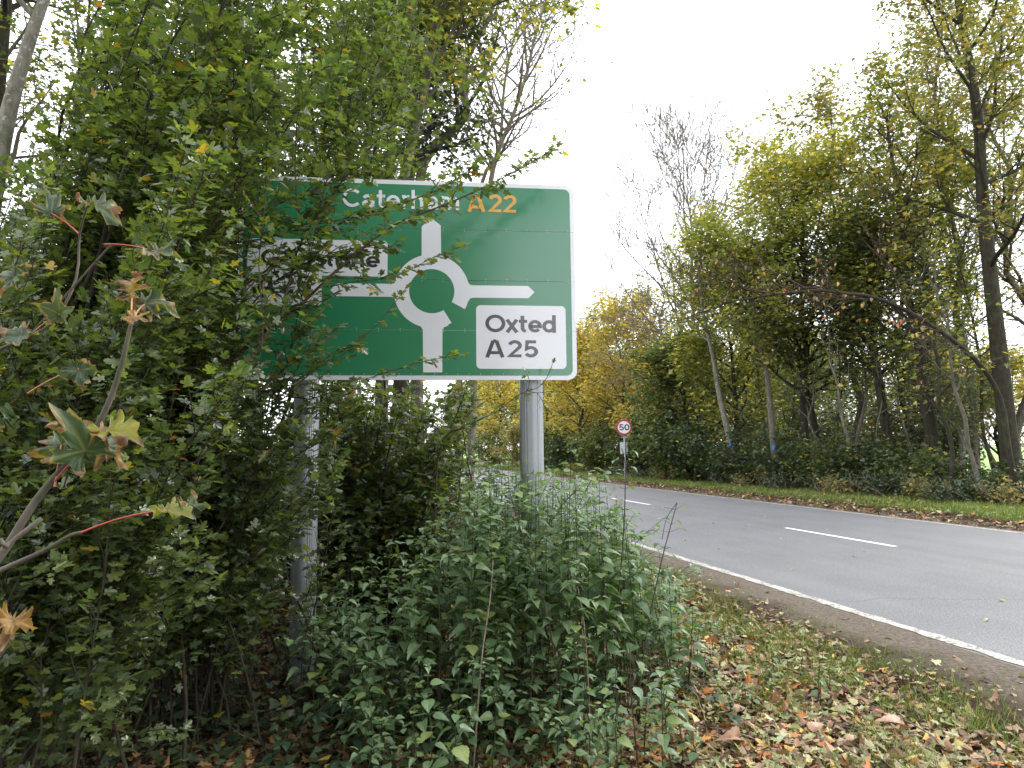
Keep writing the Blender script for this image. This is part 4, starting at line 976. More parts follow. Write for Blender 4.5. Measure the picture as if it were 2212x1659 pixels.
# sprig in front of the right post
def c7(x, y, d): return P((1800 + .4973 * x) / 1.852, (1400 + .4973 * y) / 1.852, d)
r = random.Random(78); b2 = Vector((-.95, 6.3, gz(-.95, 6.3)))
root = empty('maple_sprig', Vector((-.55, 4.9, gz(-.55, 4.9))), 'wiry maple sapling leaning across the top of the right sign post', 'sapling'); T = Tubes(); LV = Leaves()
q = [Vector((-.55, 4.9, gz(-.55, 4.9))), c7(-100, 900, 4.9), c7(140, 620, 4.9), c7(370, 500, 4.92), c7(520, 385, 4.95), c7(620, 330, 4.97)]
shoot(T, LV, smooth_path(q, 4), r, r0=.007, side_len=.16, gap=.10, t_leaf=.35, size=.055)
for pts in ([(620, 330), (640, 250), (600, 160)], [(620, 330), (710, 300), (780, 220), (830, 100)], [(620, 330), (700, 345), (790, 335), (850, 330)], [(700, 345), (740, 400), (760, 450)]):
    q = smooth_path([c7(x, y, 4.97) for x, y in pts], 3); T.add(q, [.003] * (len(q) - 1) + [.0015], 3, cap=False); leafy(LV, q, r, size=.045, step=.06, yel=.03, t0=.3)
finish_bush(root, T, LV, B_TWIG, M_MAPLE, 200, split=9)

# ================================================================== foreground sycamore shoots with big ragged leaves
def big_leaf_mat():
    m, t, b = nodes_mat('ragged_sycamore_leaf'); ed = t.nodes.new('ShaderNodeAttribute'); ed.attribute_name = 'edge'; kd = t.nodes.new('ShaderNodeAttribute'); kd.attribute_name = 'hue'; vn = t.nodes.new('ShaderNodeAttribute'); vn.attribute_name = 'vein'
    pos = obj_coords(t); n = noise_node(t, 45, 5, .7, pos); n2 = noise_node(t, 16, 3, .6, pos)
    g = ramp_node(t, [(0, (.05, .085, .045)), (.4, (.07, .105, .045)), (.6, (.13, .16, .04)), (.8, (.28, .27, .03)), (1, (.34, .19, .06))]); t.links.new(kd.outputs['Fac'], g.inputs[0])
    col = mixrgb(t, 1, g.outputs[0], math_node(t, 'ADD', math_node(t, 'MULTIPLY', n.outputs['Fac'], .5), .75), 'MULTIPLY')
    col = mixrgb(t, math_node(t, 'MULTIPLY', vn.outputs['Fac'], .45), col, (.26, .27, .10))
    e = math_node(t, 'ADD', ed.outputs['Fac'], math_node(t, 'MULTIPLY', math_node(t, 'SUBTRACT', n2.outputs['Fac'], .52), 1.7))
    col = mixrgb(t, ramp_fac(t, e, .80, .88), col, (.26, .25, .06))
    br = ramp_node(t, [(.35, (.12, .055, .025)), (.55, (.26, .15, .09)), (.75, (.40, .27, .19))]); t.links.new(n.outputs['Fac'], br.inputs[0])
    col = mixrgb(t, ramp_fac(t, e, .87, .94), col, br.outputs[0])
    sp_ = ramp_fac(t, n.outputs['Fac'], .69, .73); col = mixrgb(t, sp_, col, (.05, .025, .012))
    t.links.new(col, b.inputs['Base Color']); b.inputs['Roughness'].default_value = .42
    bump(t, b, n.outputs['Fac'], .5, .003)
    tr = t.nodes.new('ShaderNodeBsdfTranslucent'); t.links.new(mixrgb(t, 1, col, (1.3, 1.3, .6), 'MULTIPLY'), tr.inputs['Color'])
    mx = t.nodes.new('ShaderNodeMixShader'); mx.inputs[0].default_value = .38; o = t.nodes['Material Output']
    t.links.new(b.outputs[0], mx.inputs[1]); t.links.new(tr.outputs[0], mx.inputs[2]); t.links.new(mx.outputs[0], o.inputs[0]); return m
M_SYC = big_leaf_mat()
m_, t_, b_m = nodes_mat('red_leaf_stalk'); b_m.inputs['Base Color'].default_value = (.42, .07, .05, 1); b_m.inputs['Roughness'].default_value = .4; M_STALK = m_
m_, t_, b_m = nodes_mat('orange_leaf_stalk'); b_m.inputs['Base Color'].default_value = (.45, .20, .06, 1); b_m.inputs['Roughness'].default_value = .4; M_STALK2 = m_
def syc_leaf(name, size, r, hue, curl=.5, edge=.0, mat=None):
    """five-lobed toothed blade built of rings so it can curl"""
    lobes = [(a_ + r.uniform(-8, 8), h_ * r.uniform(.82, 1.12)) for a_, h_ in ((-128, .52), (-66, .80), (0, 1.0), (66, .80), (128, .52))]; K = 90; M = 7; V = [(0, 0, 0)]; E_ = [0.0]; Vn = [1.0]; cy_ = .22
    ph = [r.uniform(0, 6.28) for _ in range(4)]
    def rad(a):
        m = .50 if abs(a) < 150 else .34
        for c, h in lobes:
            d = abs((a - c + 180) % 360 - 180); w = 36 if h > .6 else 30
            m = max(m, h * (1 - (d / w) ** 1.35 * .62) if d < w * 1.5 else 0)
        return m
    for j in range(1, M + 1):
        f = j / M
        for k in range(K):
            a = -180 + 360 * k / K; rr = rad(a) * f
            if j == M: rr *= 1 + (.0, .10, .03, -.08)[k % 4] + r.uniform(-.06, .05)
            x = rr * math.sin(R(a)); y = rr * math.cos(R(a))
            z = -curl * (.30 * x * x + .42 * y * y * math.copysign(1, y)) + .30 * abs(x) + .07 * math.sin(ph[0] + 6 * x + 3 * y) * f
            z += (edge * (f ** 3) * (.14 * math.sin(k * .9 + ph[1]) + .16 * math.sin(k * .31 + ph[2]))) + .012 * math.sin(k * 2.1 + j)
            V.append((x, y + .0, z)); E_.append(f * (.75 + .25 * min(1, rad(a) / .6) if f < .99 else 1))
            Vn.append(max(0, 1 - min(abs((a - c + 180) % 360 - 180) for c, h in lobes) * f / 3.0))
    F = []
    for k in range(K): F.append((0, 1 + k, 1 + (k + 1) % K, 1 + (k + 1) % K))
    tris = [(0, 1 + k, 1 + (k + 1) % K) for k in range(K)]
    for j in range(M - 1):
        for k in range(K):
            a, b_ = 1 + j * K + k, 1 + j * K + (k + 1) % K; c, d = a + K, b_ + K
            tris += [(a, c, d), (a, d, b_)]
    V = np.array(V) * size; V[:, 1] += .20 * size
    me = np_mesh(name, V, tris, mat or M_SYC, {'edge': E_, 'hue': np.full(len(V), hue), 'vein': Vn}, smooth=True)
    me.name = name; return me
def place_leaf(root, p, d, n, size, r, hue, curl=.5, edge=1.0, lab=None, stalk_from=None, stalk_mat=None, name='leaf'):
    d = Vector(d).normalized(); x = d.cross(Vector(n)).normalized(); n = x.cross(d)
    size *= .60; hue *= .8 if hue < .6 else 1
    o = link(name, syc_leaf(name, size, r, hue, curl, edge), root); loc = Vector(p) - root.location
    o.matrix_local = Matrix(((x.x, d.x, n.x, loc.x), (x.y, d.y, n.y, loc.y), (x.z, d.z, n.z, loc.z), (0, 0, 0, 1)))
    if lab: o['label'] = lab
    if stalk_from is not None:
        q = bez(stalk_from, Vector(p) + d * size * .18, .10, 0, 5); T2 = Tubes(); T2.add(q, [.0021, .0018, .0016, .0016, .0016, .0020], 6); link('leaf_stalk', T2.mesh('leaf_stalk', stalk_mat or M_STALK, root.location), root)
    return o
r = random.Random(5); YF = 1.28
root = empty('sycamore_sapling', P(-260, 1659, 1.2), 'sycamore shoot close to the camera with large browning leaves, rising from the left edge', 'sapling')
T = Tubes(); q = smooth_path([P(-320, 1560, 1.2), P(-120, 1340, 1.22), P(0, 1202, 1.25), P(75, 1085, 1.27), P(150, 995, YF), P(200, 935, YF), P(235, 870, YF), P(262, 790, YF), P(276, 730, YF), P(283, 700, YF)], 4)
T.add(q, [.0085 * (1 - .55 * i / (len(q) - 1)) for i in range(len(q))], 8)
q2 = smooth_path([P(-200, 1345, 1.2), P(-60, 1262, 1.2), P(0, 1232, 1.2), P(95, 1190, 1.2), P(150, 1158, 1.2), P(175, 1150, 1.2)], 4); T.add(q2, [.0055 - .00012 * i for i in range(len(q2))], 7)
q3 = smooth_path([P(0, 1165, 1.2), P(12, 1180, 1.2), P(22, 1172, 1.22), P(90, 1120, 1.24)], 3); T.add(q3, [.004] * len(q3), 6)
q4 = smooth_path([P(120, 1040, 1.27), P(116, 960, 1.30), P(108, 850, 1.4)], 3)
q5 = smooth_path([P(-160, 820, 1.5), P(-40, 770, 1.5), P(60, 728, 1.5), P(120, 690, 1.5), P(165, 600, 1.5), P(172, 505, 1.5), P(190, 440, 1.45)], 3); T.add(q5, [.0045 * (1 - .6 * i / len(q5)) for i in range(len(q5))], 6)
q6 = smooth_path([P(60, 728, 1.5), P(140, 640, 1.48), P(225, 545, 1.45), P(240, 528, 1.45)], 3); T.add(q6, [.0022] * len(q6), 5)
q7 = smooth_path([P(-60, 1500, 1.25), P(10, 1400, 1.24), P(30, 1335, 1.25)], 3); T.add(q7, [.003] * len(q7), 5)
link('stem', T.mesh('stem', B_GREY, root.location), root)
def pl(u, v, y, u2, v2, y2, n, size, hue, **k): a = P(u, v, y); place_leaf(root, a, P(u2, v2, y2) - a, n, size, r, hue, **k)
nb = P(210, 935, YF); nd = P(118, 1040, 1.27)
pl(190, 985, 1.26, 150, 915, 1.20, (.1, -.75, .65), .125, .18, curl=.9, edge=1.0, lab='blue-green leaf with brown ragged edges', stalk_from=nd, stalk_mat=M_STALK)
pl(140, 970, 1.28, 70, 880, 1.32, (-.7, -.5, .5), .115, .30, curl=.9, edge=1.3, lab='folded leaf half green half brown', stalk_from=P(118, 1052, 1.27), stalk_mat=M_STALK2)
pl(222, 928, YF, 330, 950, 1.25, (0, -.45, .9), .125, .80, curl=.4, edge=.9, lab='yellow leaf with dark spots and brown tips', stalk_from=nd, stalk_mat=M_STALK2)
pl(205, 955, 1.31, 300, 1010, 1.35, (.1, -.55, .8), .11, .25, curl=.8, edge=1.2)
tp = P(283, 698, YF)
pl(283, 695, YF, 320, 672, 1.30, (.2, -.5, .8), .06, 1.0, curl=.6, edge=.6, lab='small orange leaf at the tip')
pl(285, 640, 1.36, 290, 580, 1.34, (-.3, -.85, .3), .075, .92, curl=1.6, edge=2.0, lab='curled brown and yellow dying leaf', stalk_from=tp, stalk_mat=M_STALK2)
pl(300, 660, 1.38, 365, 650, 1.40, (.1, -.7, .6), .095, .38, curl=.9, edge=1.5, stalk_from=tp, stalk_mat=M_STALK2)
pl(130, 690, 1.45, 125, 600, 1.43, (-.1, -.9, .35), .095, .46, curl=.3, edge=.25, lab='flat yellowish green leaf facing the camera', stalk_from=P(60, 730, 1.5), stalk_mat=M_STALK2)
pl(110, 470, 1.5, 118, 400, 1.52, (.3, -.8, .4), .095, .15, curl=.9, edge=1.3, stalk_from=P(170, 505, 1.5), stalk_mat=M_STALK)
pl(195, 440, 1.42, 310, 495, 1.40, (.1, -.35, .9), .115, .44, curl=.9, edge=.9, lab='long drooping green leaf with a brown tip')
pl(330, 545, 1.45, 425, 545, 1.42, (0, -.5, .85), .10, .40, curl=.7, edge=1.0, stalk_from=P(225, 528, 1.45), stalk_mat=M_STALK)
pl(40, 590, 1.4, -40, 660, 1.38, (.2, -.5, .8), .09, .1, curl=.7, edge=.6)
pl(60, 720, 1.35, -30, 745, 1.3, (.2, -.4, .8), .10, .1, curl=.5, edge=.4)
pl(170, 790, 1.5, 175, 860, 1.46, (.1, -.7, .6), .085, .1, curl=.9, edge=1.2, stalk_from=P(60, 850, 1.5), stalk_mat=M_STALK2)
pl(20, 900, 1.3, -40, 925, 1.3, (0, -.5, .8), .06, .1, curl=.8, edge=2.4)
pl(30, 1330, 1.25, 10, 1400, 1.2, (.6, -.7, .3), .085, 1.0, curl=.8, edge=1.4, lab='dead tan leaf with holes at the left edge')
pl(350, 1102, 1.22, 430, 1108, 1.2, (.05, -.30, .95), .082, .70, curl=.35, edge=.8, lab='yellow-green leaf held out on a long red stalk', stalk_from=P(172, 1152, 1.2), stalk_mat=M_STALK)
pl(395, 1095, 1.24, 470, 1080, 1.24, (-.2, -.45, .85), .06, .5, curl=1.0, edge=1.8)
for a_, b_ in (((600, 0), (0, 0)),): pass

# ================================================================== nettles, brambles, grasses and litter
NV = variants('leaf', OVATE, M_NETTLE, [.05, .15, .25, .35, .45, .55, .65, .75, .85, .93])
def nettle(name, label, base, top, r, group, pairs=10, size=.07, bare=.25, variants_=NV, cat='nettle', stemmat=None, rad=.0042, sprigs=0):
    base = Vector(base); root = empty(name, base, label, cat, group); T = Tubes()
    pts = bez(base - Vector((0, 0, .03)), top, 0, r.uniform(-.05, .05), 8, .006, r)
    T.add(pts, [rad * (1 - .65 * i / 8) for i in range(9)], 5); LVn = Leaves(); az = r.uniform(0, 3.14); n = len(pts) - 1
    H = (Vector(top) - base).length
    def stations(ps, m, t0, sz):
        nonlocal az
        k = len(ps) - 1
        for j in range(m):
            t = t0 + (1 - t0) * (j + .5) / m; x = t * k; i = min(k - 1, int(x)); p = ps[i].lerp(ps[i + 1], x - i); az += 1.57 + r.uniform(-.35, .35)
            s = sz * (1.0 - .55 * abs(t - .55) / .55 if t < .55 else 1.05 - .5 * (t - .55) / .45)
            for sg in (0, math.pi):
                if r.random() < .08: continue
                a = az + sg + r.uniform(-.25, .25); hd = Vector((math.cos(a), math.sin(a), 0)); dr = r.uniform(-.32, .10) + .3 * max(0, t - .75) * 4 * .6
                d = (hd + UP * dr).normalized(); st_ = p + hd * s * .25 + UP * s * .05
                T.add([p, st_], [.0013, .001], 3, cap=False)
                LVn.add(st_, d, UP + hd * .3 + rvec(r) * .18, s * r.uniform(.8, 1.2), r.random())
    stations(pts, pairs, bare, size)
    for _ in range(sprigs):
        i = r.randint(3, 7); a = r.uniform(0, 6.28); e = pts[i] + Vector((math.cos(a), math.sin(a), r.uniform(.3, .9))) * r.uniform(.12, .28)
        pp = bez(pts[i], e, .1, 0, 3, .003, r); T.add(pp, [.0022, .0018, .0014, .001], 3, cap=False); stations(pp, 3, .3, size * .65)
    link('stem', T.mesh('stem', stemmat or B_STEM, base), root)
    A = LVn.arr()
    if len(A[3]): leaf_objects(root, 'leaf', A, np.arange(len(A[3])), variants_)
    return root
r = random.Random(31)
topv = [(640, 1320), (700, 1270), (760, 1190), (830, 1165), (890, 1120), (950, 1075), (1000, 1040), (1050, 985), (1090, 965), (1130, 990), (1180, 1010), (1240, 955), (1290, 1000), (1330, 1060), (1400, 1160), (1460, 1240), (1500, 1300)]
def tv(u):
    for (a, x0), (b_, x1) in zip(topv, topv[1:]):
        if a <= u <= b_: return x0 + (x1 - x0) * (u - a) / (b_ - a)
    return 1350
cnt = 0; tries = 0
while cnt < 215 and tries < 6000:
    tries += 1
    u = r.uniform(660, 1500) if r.random() < .5 else r.gauss(1130, 150); d = r.uniform(3.9, 6.4) if u < 1300 else r.uniform(4.3, 5.6)
    v = tv(u) + abs(r.gauss(0, 1)) * 110; top = P(u, v, d)
    bx, by = top.x + r.uniform(-.12, .12), top.y + r.uniform(-.1, .1); gq = bx * RN.x + by * RN.y
    if gq > 2.95 - max(0, r.gauss(0, .25)): continue
    z = gz(bx, by); h = top.z - z
    if h < .28 or h > 1.75: continue
    cnt += 1; front = d < 4.6
    nettle('nettle_plant', ('tall stinging nettle rising in front of the right sign post' if abs(u - 1150) < 90 and top.y < 5.3 else 'stinging nettle in the patch between the two sign posts' if u < 1000 else 'stinging nettle on the road side of the right sign post' if u > 1240 else 'stinging nettle in the middle of the thick patch at the right sign post'), (bx, by, z), top, r, 'nettles around the right sign post', pairs=max(5, int(h * 10.5)), size=r.uniform(.078, .122), bare=.22 if h > .8 else .12, sprigs=4 if h > .5 else 1)
r = random.Random(33)
for k in range(70):       # low nettles in front
    u = r.uniform(760, 1500); v = r.uniform(1330, 1600); top = P(u, v, r.uniform(3.3, 4.1)); z = gz(top.x, top.y); h = top.z - z
    if h < .12: top.z = z + r.uniform(.12, .3); h = top.z - z
    if u > 1330 and r.random() < .6: continue
    if h > .75: continue
    nettle('nettle_plant', 'low young nettle at the front foot of the nettle patch', (top.x + r.uniform(-.05, .05), top.y, z), top, r, 'low nettles at the front of the patch', pairs=max(3, int(h * 14)), size=r.uniform(.06, .095), bare=.1, sprigs=2)
for k in range(60):       # scattered at the verge edge right of the patch
    q = r.uniform(2.2, 3.0) - .5 * max(0, r.gauss(0, .6)); s = r.uniform(3.6, 7.5); b = Rp(q, s); z = gz(b.x, b.y); h = r.uniform(.10, .30)
    nettle('nettle_plant', 'short bright nettle seedling at the grassy edge of the verge', (b.x, b.y, z), Vector((b.x + r.uniform(-.04, .04), b.y, z + h)), r, 'nettle seedlings at the edge of the verge', pairs=4, size=.05, bare=.1)
# tall thin stems drawn from the photograph
tall = [([(1368, 1500), (1395, 1380), (1425, 1230), (1445, 1150), (1463, 1085)], 4.25, 'dark leaning stem with a bent tip standing alone before the road', 5, .06),
        ([(1325, 1440), (1335, 1300), (1345, 1180), (1350, 1080), (1350, 1000), (1343, 968)], 4.2, 'very tall thin stem with a leafy top in front of the speed sign', 6, .062),
        ([(950, 1360), (950, 1240), (985, 1110), (995, 1060)], 4.1, 'dark straight stem at the left of the nettle patch', 4, .05),
        ([(1020, 1560), (1040, 1430), (1058, 1300), (1065, 1210)], 3.8, 'dry brown cane in the middle of the nettle patch', 0, .05),
        ([(1215, 1520), (1195, 1400), (1160, 1250), (1120, 1130), (1098, 1050)], 4.0, 'long dark stem slanting left through the nettle patch', 5, .055),
        ([(1275, 1480), (1262, 1350), (1235, 1230), (1200, 1150)], 4.1, 'pale thin stem right of the slanting dark stem', 4, .05),
        ([(1180, 1290), (1215, 1180), (1265, 1060), (1290, 1020)], 4.6, 'dark stem with small round leaves beside the road edge', 7, .05),
        ([(1385, 1659), (1365, 1520), (1360, 1400)], 3.5, 'short leaning stem in front of the leaf litter', 4, .07)]
for pts, d, lab, pr, sz in tall:
    q = [P(u, v, d) for u, v in pts]; z = gz(q[0].x, q[0].y); q[0] = Vector((q[0].x, q[0].y, z - .02)) if q[0].z < z + .35 else q[0]
    if q[0].z > z: q = [Vector((q[0].x, q[0].y, z - .02))] + q
    root = empty('tall_stem', (q[0].x, q[0].y, z), lab, 'weed stem'); T = Tubes(); sp_ = smooth_path(q, 4); n = len(sp_)
    T.add(sp_, [.0052 * (1 - .6 * i / n) for i in range(n)], 6); LVn = Leaves(); az = r.uniform(0, 3)
    for j in range(pr):
        p = sp_[int(n * (.55 + .43 * j / max(1, pr)))]; az += 1.6
        for sg in (0, math.pi):
            hd = Vector((math.cos(az + sg), math.sin(az + sg), 0)); e = p + hd * r.uniform(.03, .09) + UP * .02; T.add([p, e], [.0014, .001], 3, cap=False)
            LVn.add(e, (hd + UP * r.uniform(-.7, 0)).normalized(), UP + hd * .3 + rvec(r) * .2, sz * r.uniform(.7, 1.2), r.random())
    if 'bent tip' in lab:
        pp = smooth_path([P(1463, 1085, d), P(1440, 1120, d), P(1430, 1165, d)], 4); T.add(pp, [.002] * len(pp), 4)
    link('stem', T.mesh('stem', B_DRY if 'dry' in lab or 'pale' in lab else B_TWIG, root.location), root)
    if pr: A = LVn.arr(); leaf_objects(root, 'leaf', A, np.arange(len(A[3])), NV)
# brambles: arching canes with three-part leaves
BV = variants('leaf', OVATE, M_BRAMBLE, [.1, .3, .5, .7, .9])
def bramble(label, pts, r, group, size=.085):
    root = empty('bramble_plant', pts[0], label, 'bramble', group); T = Tubes(); sp_ = smooth_path(pts, 5); n = len(sp_)
    T.add(sp_, [.0035 * (1 - .6 * i / n) for i in range(n)], 5); LVn = Leaves(); acc = 0
    for i in range(2, n):
        acc += (sp_[i] - sp_[i - 1]).length
        if acc > .085:
            acc = 0; a = r.uniform(0, 6.28); hd = Vector((math.cos(a), math.sin(a), .35)); e = sp_[i] + hd * .05; T.add([sp_[i], e], [.0015, .0012], 3, cap=False)
            for da in (-1.2, 0, 1.2):
                h2 = Vector((math.cos(a + da), math.sin(a + da), r.uniform(-.25, .05))); LVn.add(e + h2 * .008, h2, UP + rvec(r) * .15, size * r.uniform(.75, 1.15) * (1.1 if da == 0 else .9), r.random())
    link('stem', T.mesh('stem', B_STEM, root.location), root); A = LVn.arr()
    if len(A[3]): leaf_objects(root, 'leaf', A, np.arange(len(A[3])), BV)
for k in range(34):
    u = r.uniform(620, 1520) if k % 3 else r.uniform(640, 1000); v = r.uniform(1420, 1700); b = on_ground(u, v); a = r.uniform(0, 6.28); L = r.uniform(.35, .8)
    b.z = gz(b.x, b.y); e = b + Vector((math.cos(a) * L, math.sin(a) * L, 0)); e.z = gz(e.x, e.y) + r.uniform(.02, .12)
    if b.x * RN.x + b.y * RN.y > 2.4: continue
    bramble('dark-leaved bramble trailing at the bottom of the picture', [b, (b + e) / 2 + UP * r.uniform(.12, .34), e], r, 'brambles trailing at the bottom')
# low maple seedlings and ivy on the woodland floor at the left
r = random.Random(35); LV = Leaves()
for k in range(5200):
    u = r.uniform(-100, 1150); v = r.uniform(1330, 1720); b = on_ground(u, v)
    dens = .35 + .65 * (noise.noise(Vector((b.x * 1.4, b.y * 1.4, 4))) > -.05) - (.3 if 380 < u < 640 and v < 1560 else 0)
    if r.random() > dens or b.y < 1.5 or b.x * RN.x + b.y * RN.y > 1.7: continue
    h = abs(r.gauss(0, .10)) + .02
    LV.add(b + UP * h, Vector((r.gauss(0, 1), r.gauss(0, 1), -.15)), UP + rvec(r) * .3, r.uniform(.035, .075), r.random())
tag(link('ground_ivy', leaf_mesh('ground_ivy', IVY, LV.arr(), M_DARK)), 'dark ivy and seedlings carpeting the woodland floor', None, None, 'stuff')
for k in range(30):
    u = r.uniform(0, 640); v = r.uniform(1360, 1640); b = on_ground(u, v); h = r.uniform(.15, .5)
    if b.y < 1.5: continue
    root = empty('maple_seedling', b, 'young maple seedling on the shady floor under the thicket', 'seedling', 'maple seedlings under the thicket'); T = Tubes(); LVn = Leaves()
    q = bez(b, b + Vector((r.uniform(-.12, .12), r.uniform(-.12, .12), h)), 0, .1, 5, .01, r); T.add(q, [.003, .003, .0025, .002, .0018, .0015], 4)
    leafy(LVn, q, r, size=.06, step=.06, yel=.12, t0=.25); link('stem', T.mesh('stem', B_TWIG, b), root); A = LVn.arr(); leaf_objects(root, 'leaf', A, np.arange(len(A[3])), MV)
# fallen twigs
for k in range(46):
    u = r.uniform(60, 2100); v = r.uniform(1380, 1650); b = on_ground(u, v); a = r.uniform(0, 3.14); L = r.uniform(.15, .6)
    if b.x * RN.x + b.y * RN.y > 4.0 or b.y < 1.5: continue
    e = b + Vector((math.cos(a) * L, math.sin(a) * L, 0)); b.z = gz(b.x, b.y) + .02; e.z = gz(e.x, e.y) + r.uniform(.02, .1)
    T = Tubes(); q = bez(b, e, .05, r.uniform(-.1, .1), 5, .01, r); T.add(q, [.004, .004, .0035, .003, .0025, .002], 5)
    o = link('fallen_twig', T.mesh('fallen_twig', B_DRY if k % 2 else B_GREY, q[0])); o.location = q[0]
    tag(o, 'dry broken twig lying on the leaf litter', 'twig', 'broken twigs on the leaf litter')

# leaf litter
def litter(name, label, n, qr, sr, size, mat, tmpls, seed, zoff=.004, lift=.03, keep=None):
    r = random.Random(seed); Ls = [Leaves() for _ in tmpls]
    for _ in range(n):
        q = r.uniform(*qr); s = r.uniform(*sr); p = Rp(q, s)
        if p.y < .8: continue
        if keep and not keep(q, s, r): continue
        p.z = gz(p.x, p.y) + zoff + abs(r.gauss(0, 1)) * lift
        Ls[r.randrange(len(tmpls))].add(p, Vector((r.gauss(0, 1), r.gauss(0, 1), r.gauss(0, .18))), UP * (1 if r.random() < .6 else -1) + rvec(r) * .38, size * r.uniform(.55, 1.35), r.random())
    rt = None
    for L_, tm in zip(Ls, tmpls):
        if len(L_): tag(link(name, leaf_mesh(name, tm, L_.arr(), mat, curlvar=1.6)), label, None, None, 'stuff')
def kp(q, s, r):
    e = sm(4.15, 2.6, q + noise.noise(Vector((q * 1.5, s * 1.5, 0))) * .5); return r.random() < e + .02
litter('leaf_litter', 'mixed tan, orange and pale green fallen leaves covering the near verge', 52000, (.2, 4.35), (1.0, 8.5), .056, M_LITTER, (OVATE_LO, OAK, MAPLE_LO), 61, keep=kp, lift=.018)
litter('leaf_litter', 'small leaf fragments and crumbs between the fallen leaves', 16000, (.3, 4.35), (1.0, 9.0), .026, M_LITTER, (OVATE_LO, DIAM), 62, keep=lambda q, s, r: r.random() < sm(4.5, 2.4, q) + .08, lift=.008)
litter('woodland_litter', 'brown leaf litter on the floor of the thicket', 20000, (-4.6, .9), (2.2, 9.0), .06, M_LITTERD, (OVATE_LO, MAPLE_LO), 63, lift=.02)
litter('verge_litter', 'orange and brown leaves scattered on the far verge', 9000, (QR + .25, QR + 3.4), (8, 45), .10, M_LITTER, (OVATE_LO, MAPLE_LO), 64, lift=.02, keep=lambda q, s, r: r.random() < .25 + .75 * sm(30, 10, s))
litter('verge_litter', 'dark crumbly debris along the far kerbless road edge', 7000, (QR + .05, QR + .9), (8, 45), .06, M_LITTERD, (OVATE_LO,), 65, lift=.01)
# clods and crumbs of soil at the worn edge
LV = Leaves(); r = random.Random(66)
for _ in range(26000):
    q = r.gauss(3.62, .42); s = r.uniform(1.2, 12); p = Rp(q, s)
    if q > QL - .2: continue
    p.z = gz(p.x, p.y) + .003; LV.add(p, Vector((r.gauss(0, 1), r.gauss(0, 1), r.gauss(0, .5))), UP + rvec(r) * .8, r.uniform(.006, .028) * (1.3 if q < 3.8 else .7), r.random() * .8)
tag(link('soil_crumbs', leaf_mesh('soil_crumbs', OAK, LV.arr(), M_LITTERD, curlvar=2)), 'crumbly dark soil and bark bits at the worn road edge', None, None, 'stuff')
# large fallen leaves one can point to
BIG = {'tan': leaf_mat('tan_dead_leaf', [(0, (.30, .16, .09)), (1, (.42, .26, .17))], rough=.5, trans=.1, blot=40), 'orange': leaf_mat('orange_dead_leaf', [(0, (.42, .12, .03)), (1, (.55, .20, .04))], rough=.5, trans=.2, blot=40),
       'pale green': leaf_mat('pale_green_dead_leaf', [(0, (.32, .36, .18)), (1, (.42, .45, .27))], rough=.5, trans=.2, blot=40), 'dark purple-brown': leaf_mat('dark_dead_leaf', [(0, (.06, .035, .035)), (1, (.10, .06, .055))], rough=.35, trans=.1, blot=40)}
VB = {k: [leaf_mesh('fallen_leaf', tm, (np.zeros((1, 3)), np.array([[0, 1., 0]]), np.array([[0, 0, 1.]]), np.ones(1), np.array([.5])), m_, curlvar=2.5) for tm in (OAK, OVATE, MAPLE)] for k, m_ in BIG.items()}
for k in range(250):
    c = r.choice(['tan', 'tan', 'tan', 'orange', 'orange', 'pale green', 'pale green', 'dark purple-brown']); q = r.uniform(1.0, 3.0); s = r.uniform(1.6, 6.0); p = Rp(q, s)
    if p.y < 2.2: continue
    p.z = gz(p.x, p.y) + .035; o = bpy.data.objects.new('fallen_leaf', r.choice(VB[c])); COL.objects.link(o); o.location = p
    o.rotation_euler = (r.gauss(0, .35), r.gauss(0, .35), r.uniform(0, 6.28)); sz = r.uniform(.07, .135) * (1.2 if c == 'tan' else .85); o.scale = (sz, sz, sz * r.uniform(.4, 1.1))
    tag(o, f'large {c} fallen leaf lying on the litter of the near verge', 'fallen leaf', f'large {c} fallen leaves')
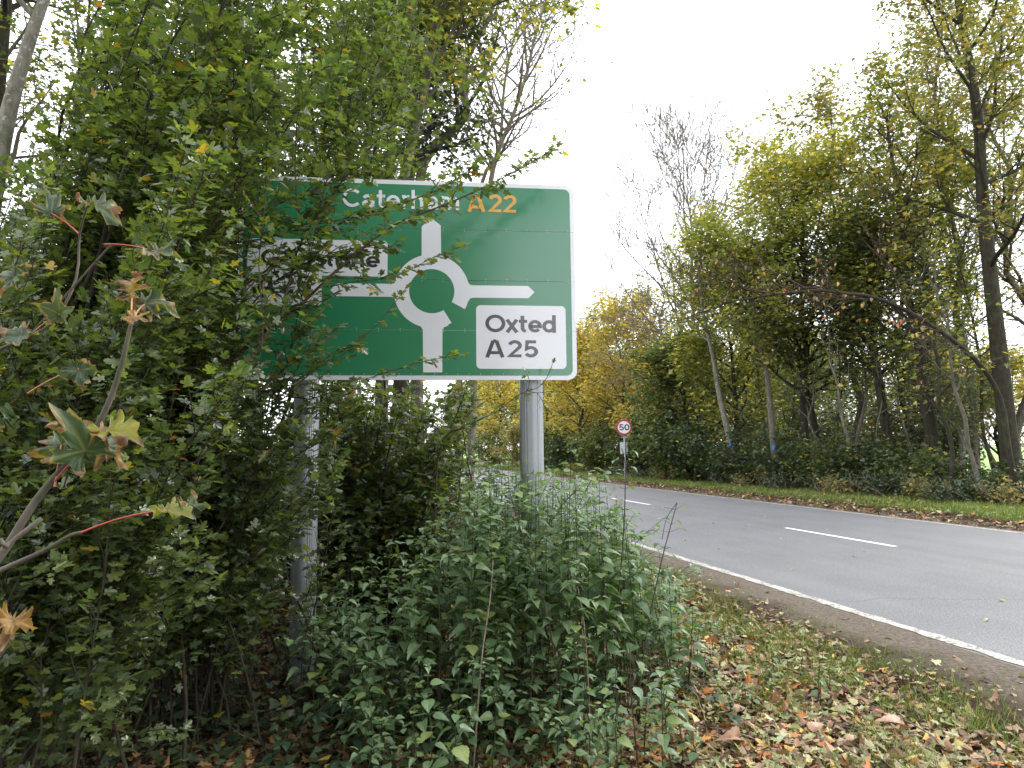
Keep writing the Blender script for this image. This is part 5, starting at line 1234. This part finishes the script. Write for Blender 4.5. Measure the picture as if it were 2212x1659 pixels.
for k in range(34):
    q = r.uniform(QL + .1, QR - .4); s = r.uniform(3, 20); p = Rp(q, s, .008); o = bpy.data.objects.new('fallen_leaf', r.choice(VB['pale green'])); COL.objects.link(o); o.location = p
    o.rotation_euler = (r.gauss(0, .15), r.gauss(0, .15), r.uniform(0, 6.28)); sz = r.uniform(.04, .075); o.scale = (sz,) * 3
    tag(o, 'small pale leaf lying flat on the asphalt', 'fallen leaf', 'pale leaves on the asphalt')
# grass
def grass(name, label, n, pick, hr, seed, mat=M_GRASS, w=1.0):
    r = random.Random(seed); LV = Leaves()
    for _ in range(n):
        p = pick(r)
        if p is None: continue
        h = r.uniform(*hr); LV.add(p, Vector((r.gauss(0, .38), r.gauss(0, .38), 1)), Vector((r.gauss(0, 1), r.gauss(0, 1), .1)), h, r.random())
    A = LV.arr(); tm = (BLADE[0] * np.array([w, 1, 1], np.float32), BLADE[1]); tag(link(name, leaf_mesh(name, tm, A, mat, curlvar=2.5)), label, None, None, 'stuff')
def pick_near(r):
    q = r.gauss(3.05, .45); s = r.uniform(2.0, 9.5); p = Rp(q, s)
    if noise.noise(Vector((q * 2.2, s * 1.6, 8))) < -.06 or q > 4.15: return None
    p.z = gz(p.x, p.y); return p
grass('grass', 'fresh green grass tufts along the edge of the near verge', 25000, pick_near, (.04, .14), 71, w=.6)
def pick_mid(r):
    p = Rp(r.uniform(.5, 3.6), r.uniform(1.5, 8)); 
    if noise.noise(Vector((p.x * 3, p.y * 3, 2))) < .15: return None
    p.z = gz(p.x, p.y); return p
grass('grass', 'thin grass blades between the fallen leaves', 9000, pick_mid, (.03, .10), 72, w=.5)
def pick_far(r):
    q = r.uniform(QR + .8, QR + 3.2); s = 8 + 50 * r.random() ** 1.4; p = Rp(q + noise.noise(Vector((s, 0, 0))) * .2, s); p.z = gz(p.x, p.y); return p
grass('grass', 'rough yellow-green grass of the far verge', 52000, pick_far, (.05, .15), 73, w=1.6)
tot = sum(len(o.data.polygons) for o in bpy.data.objects if o.type == 'MESH'); uniq = sum(len(m.polygons) for m in bpy.data.meshes)
print('POLYS', tot, 'unique', uniq, 'objects', len(bpy.data.objects))
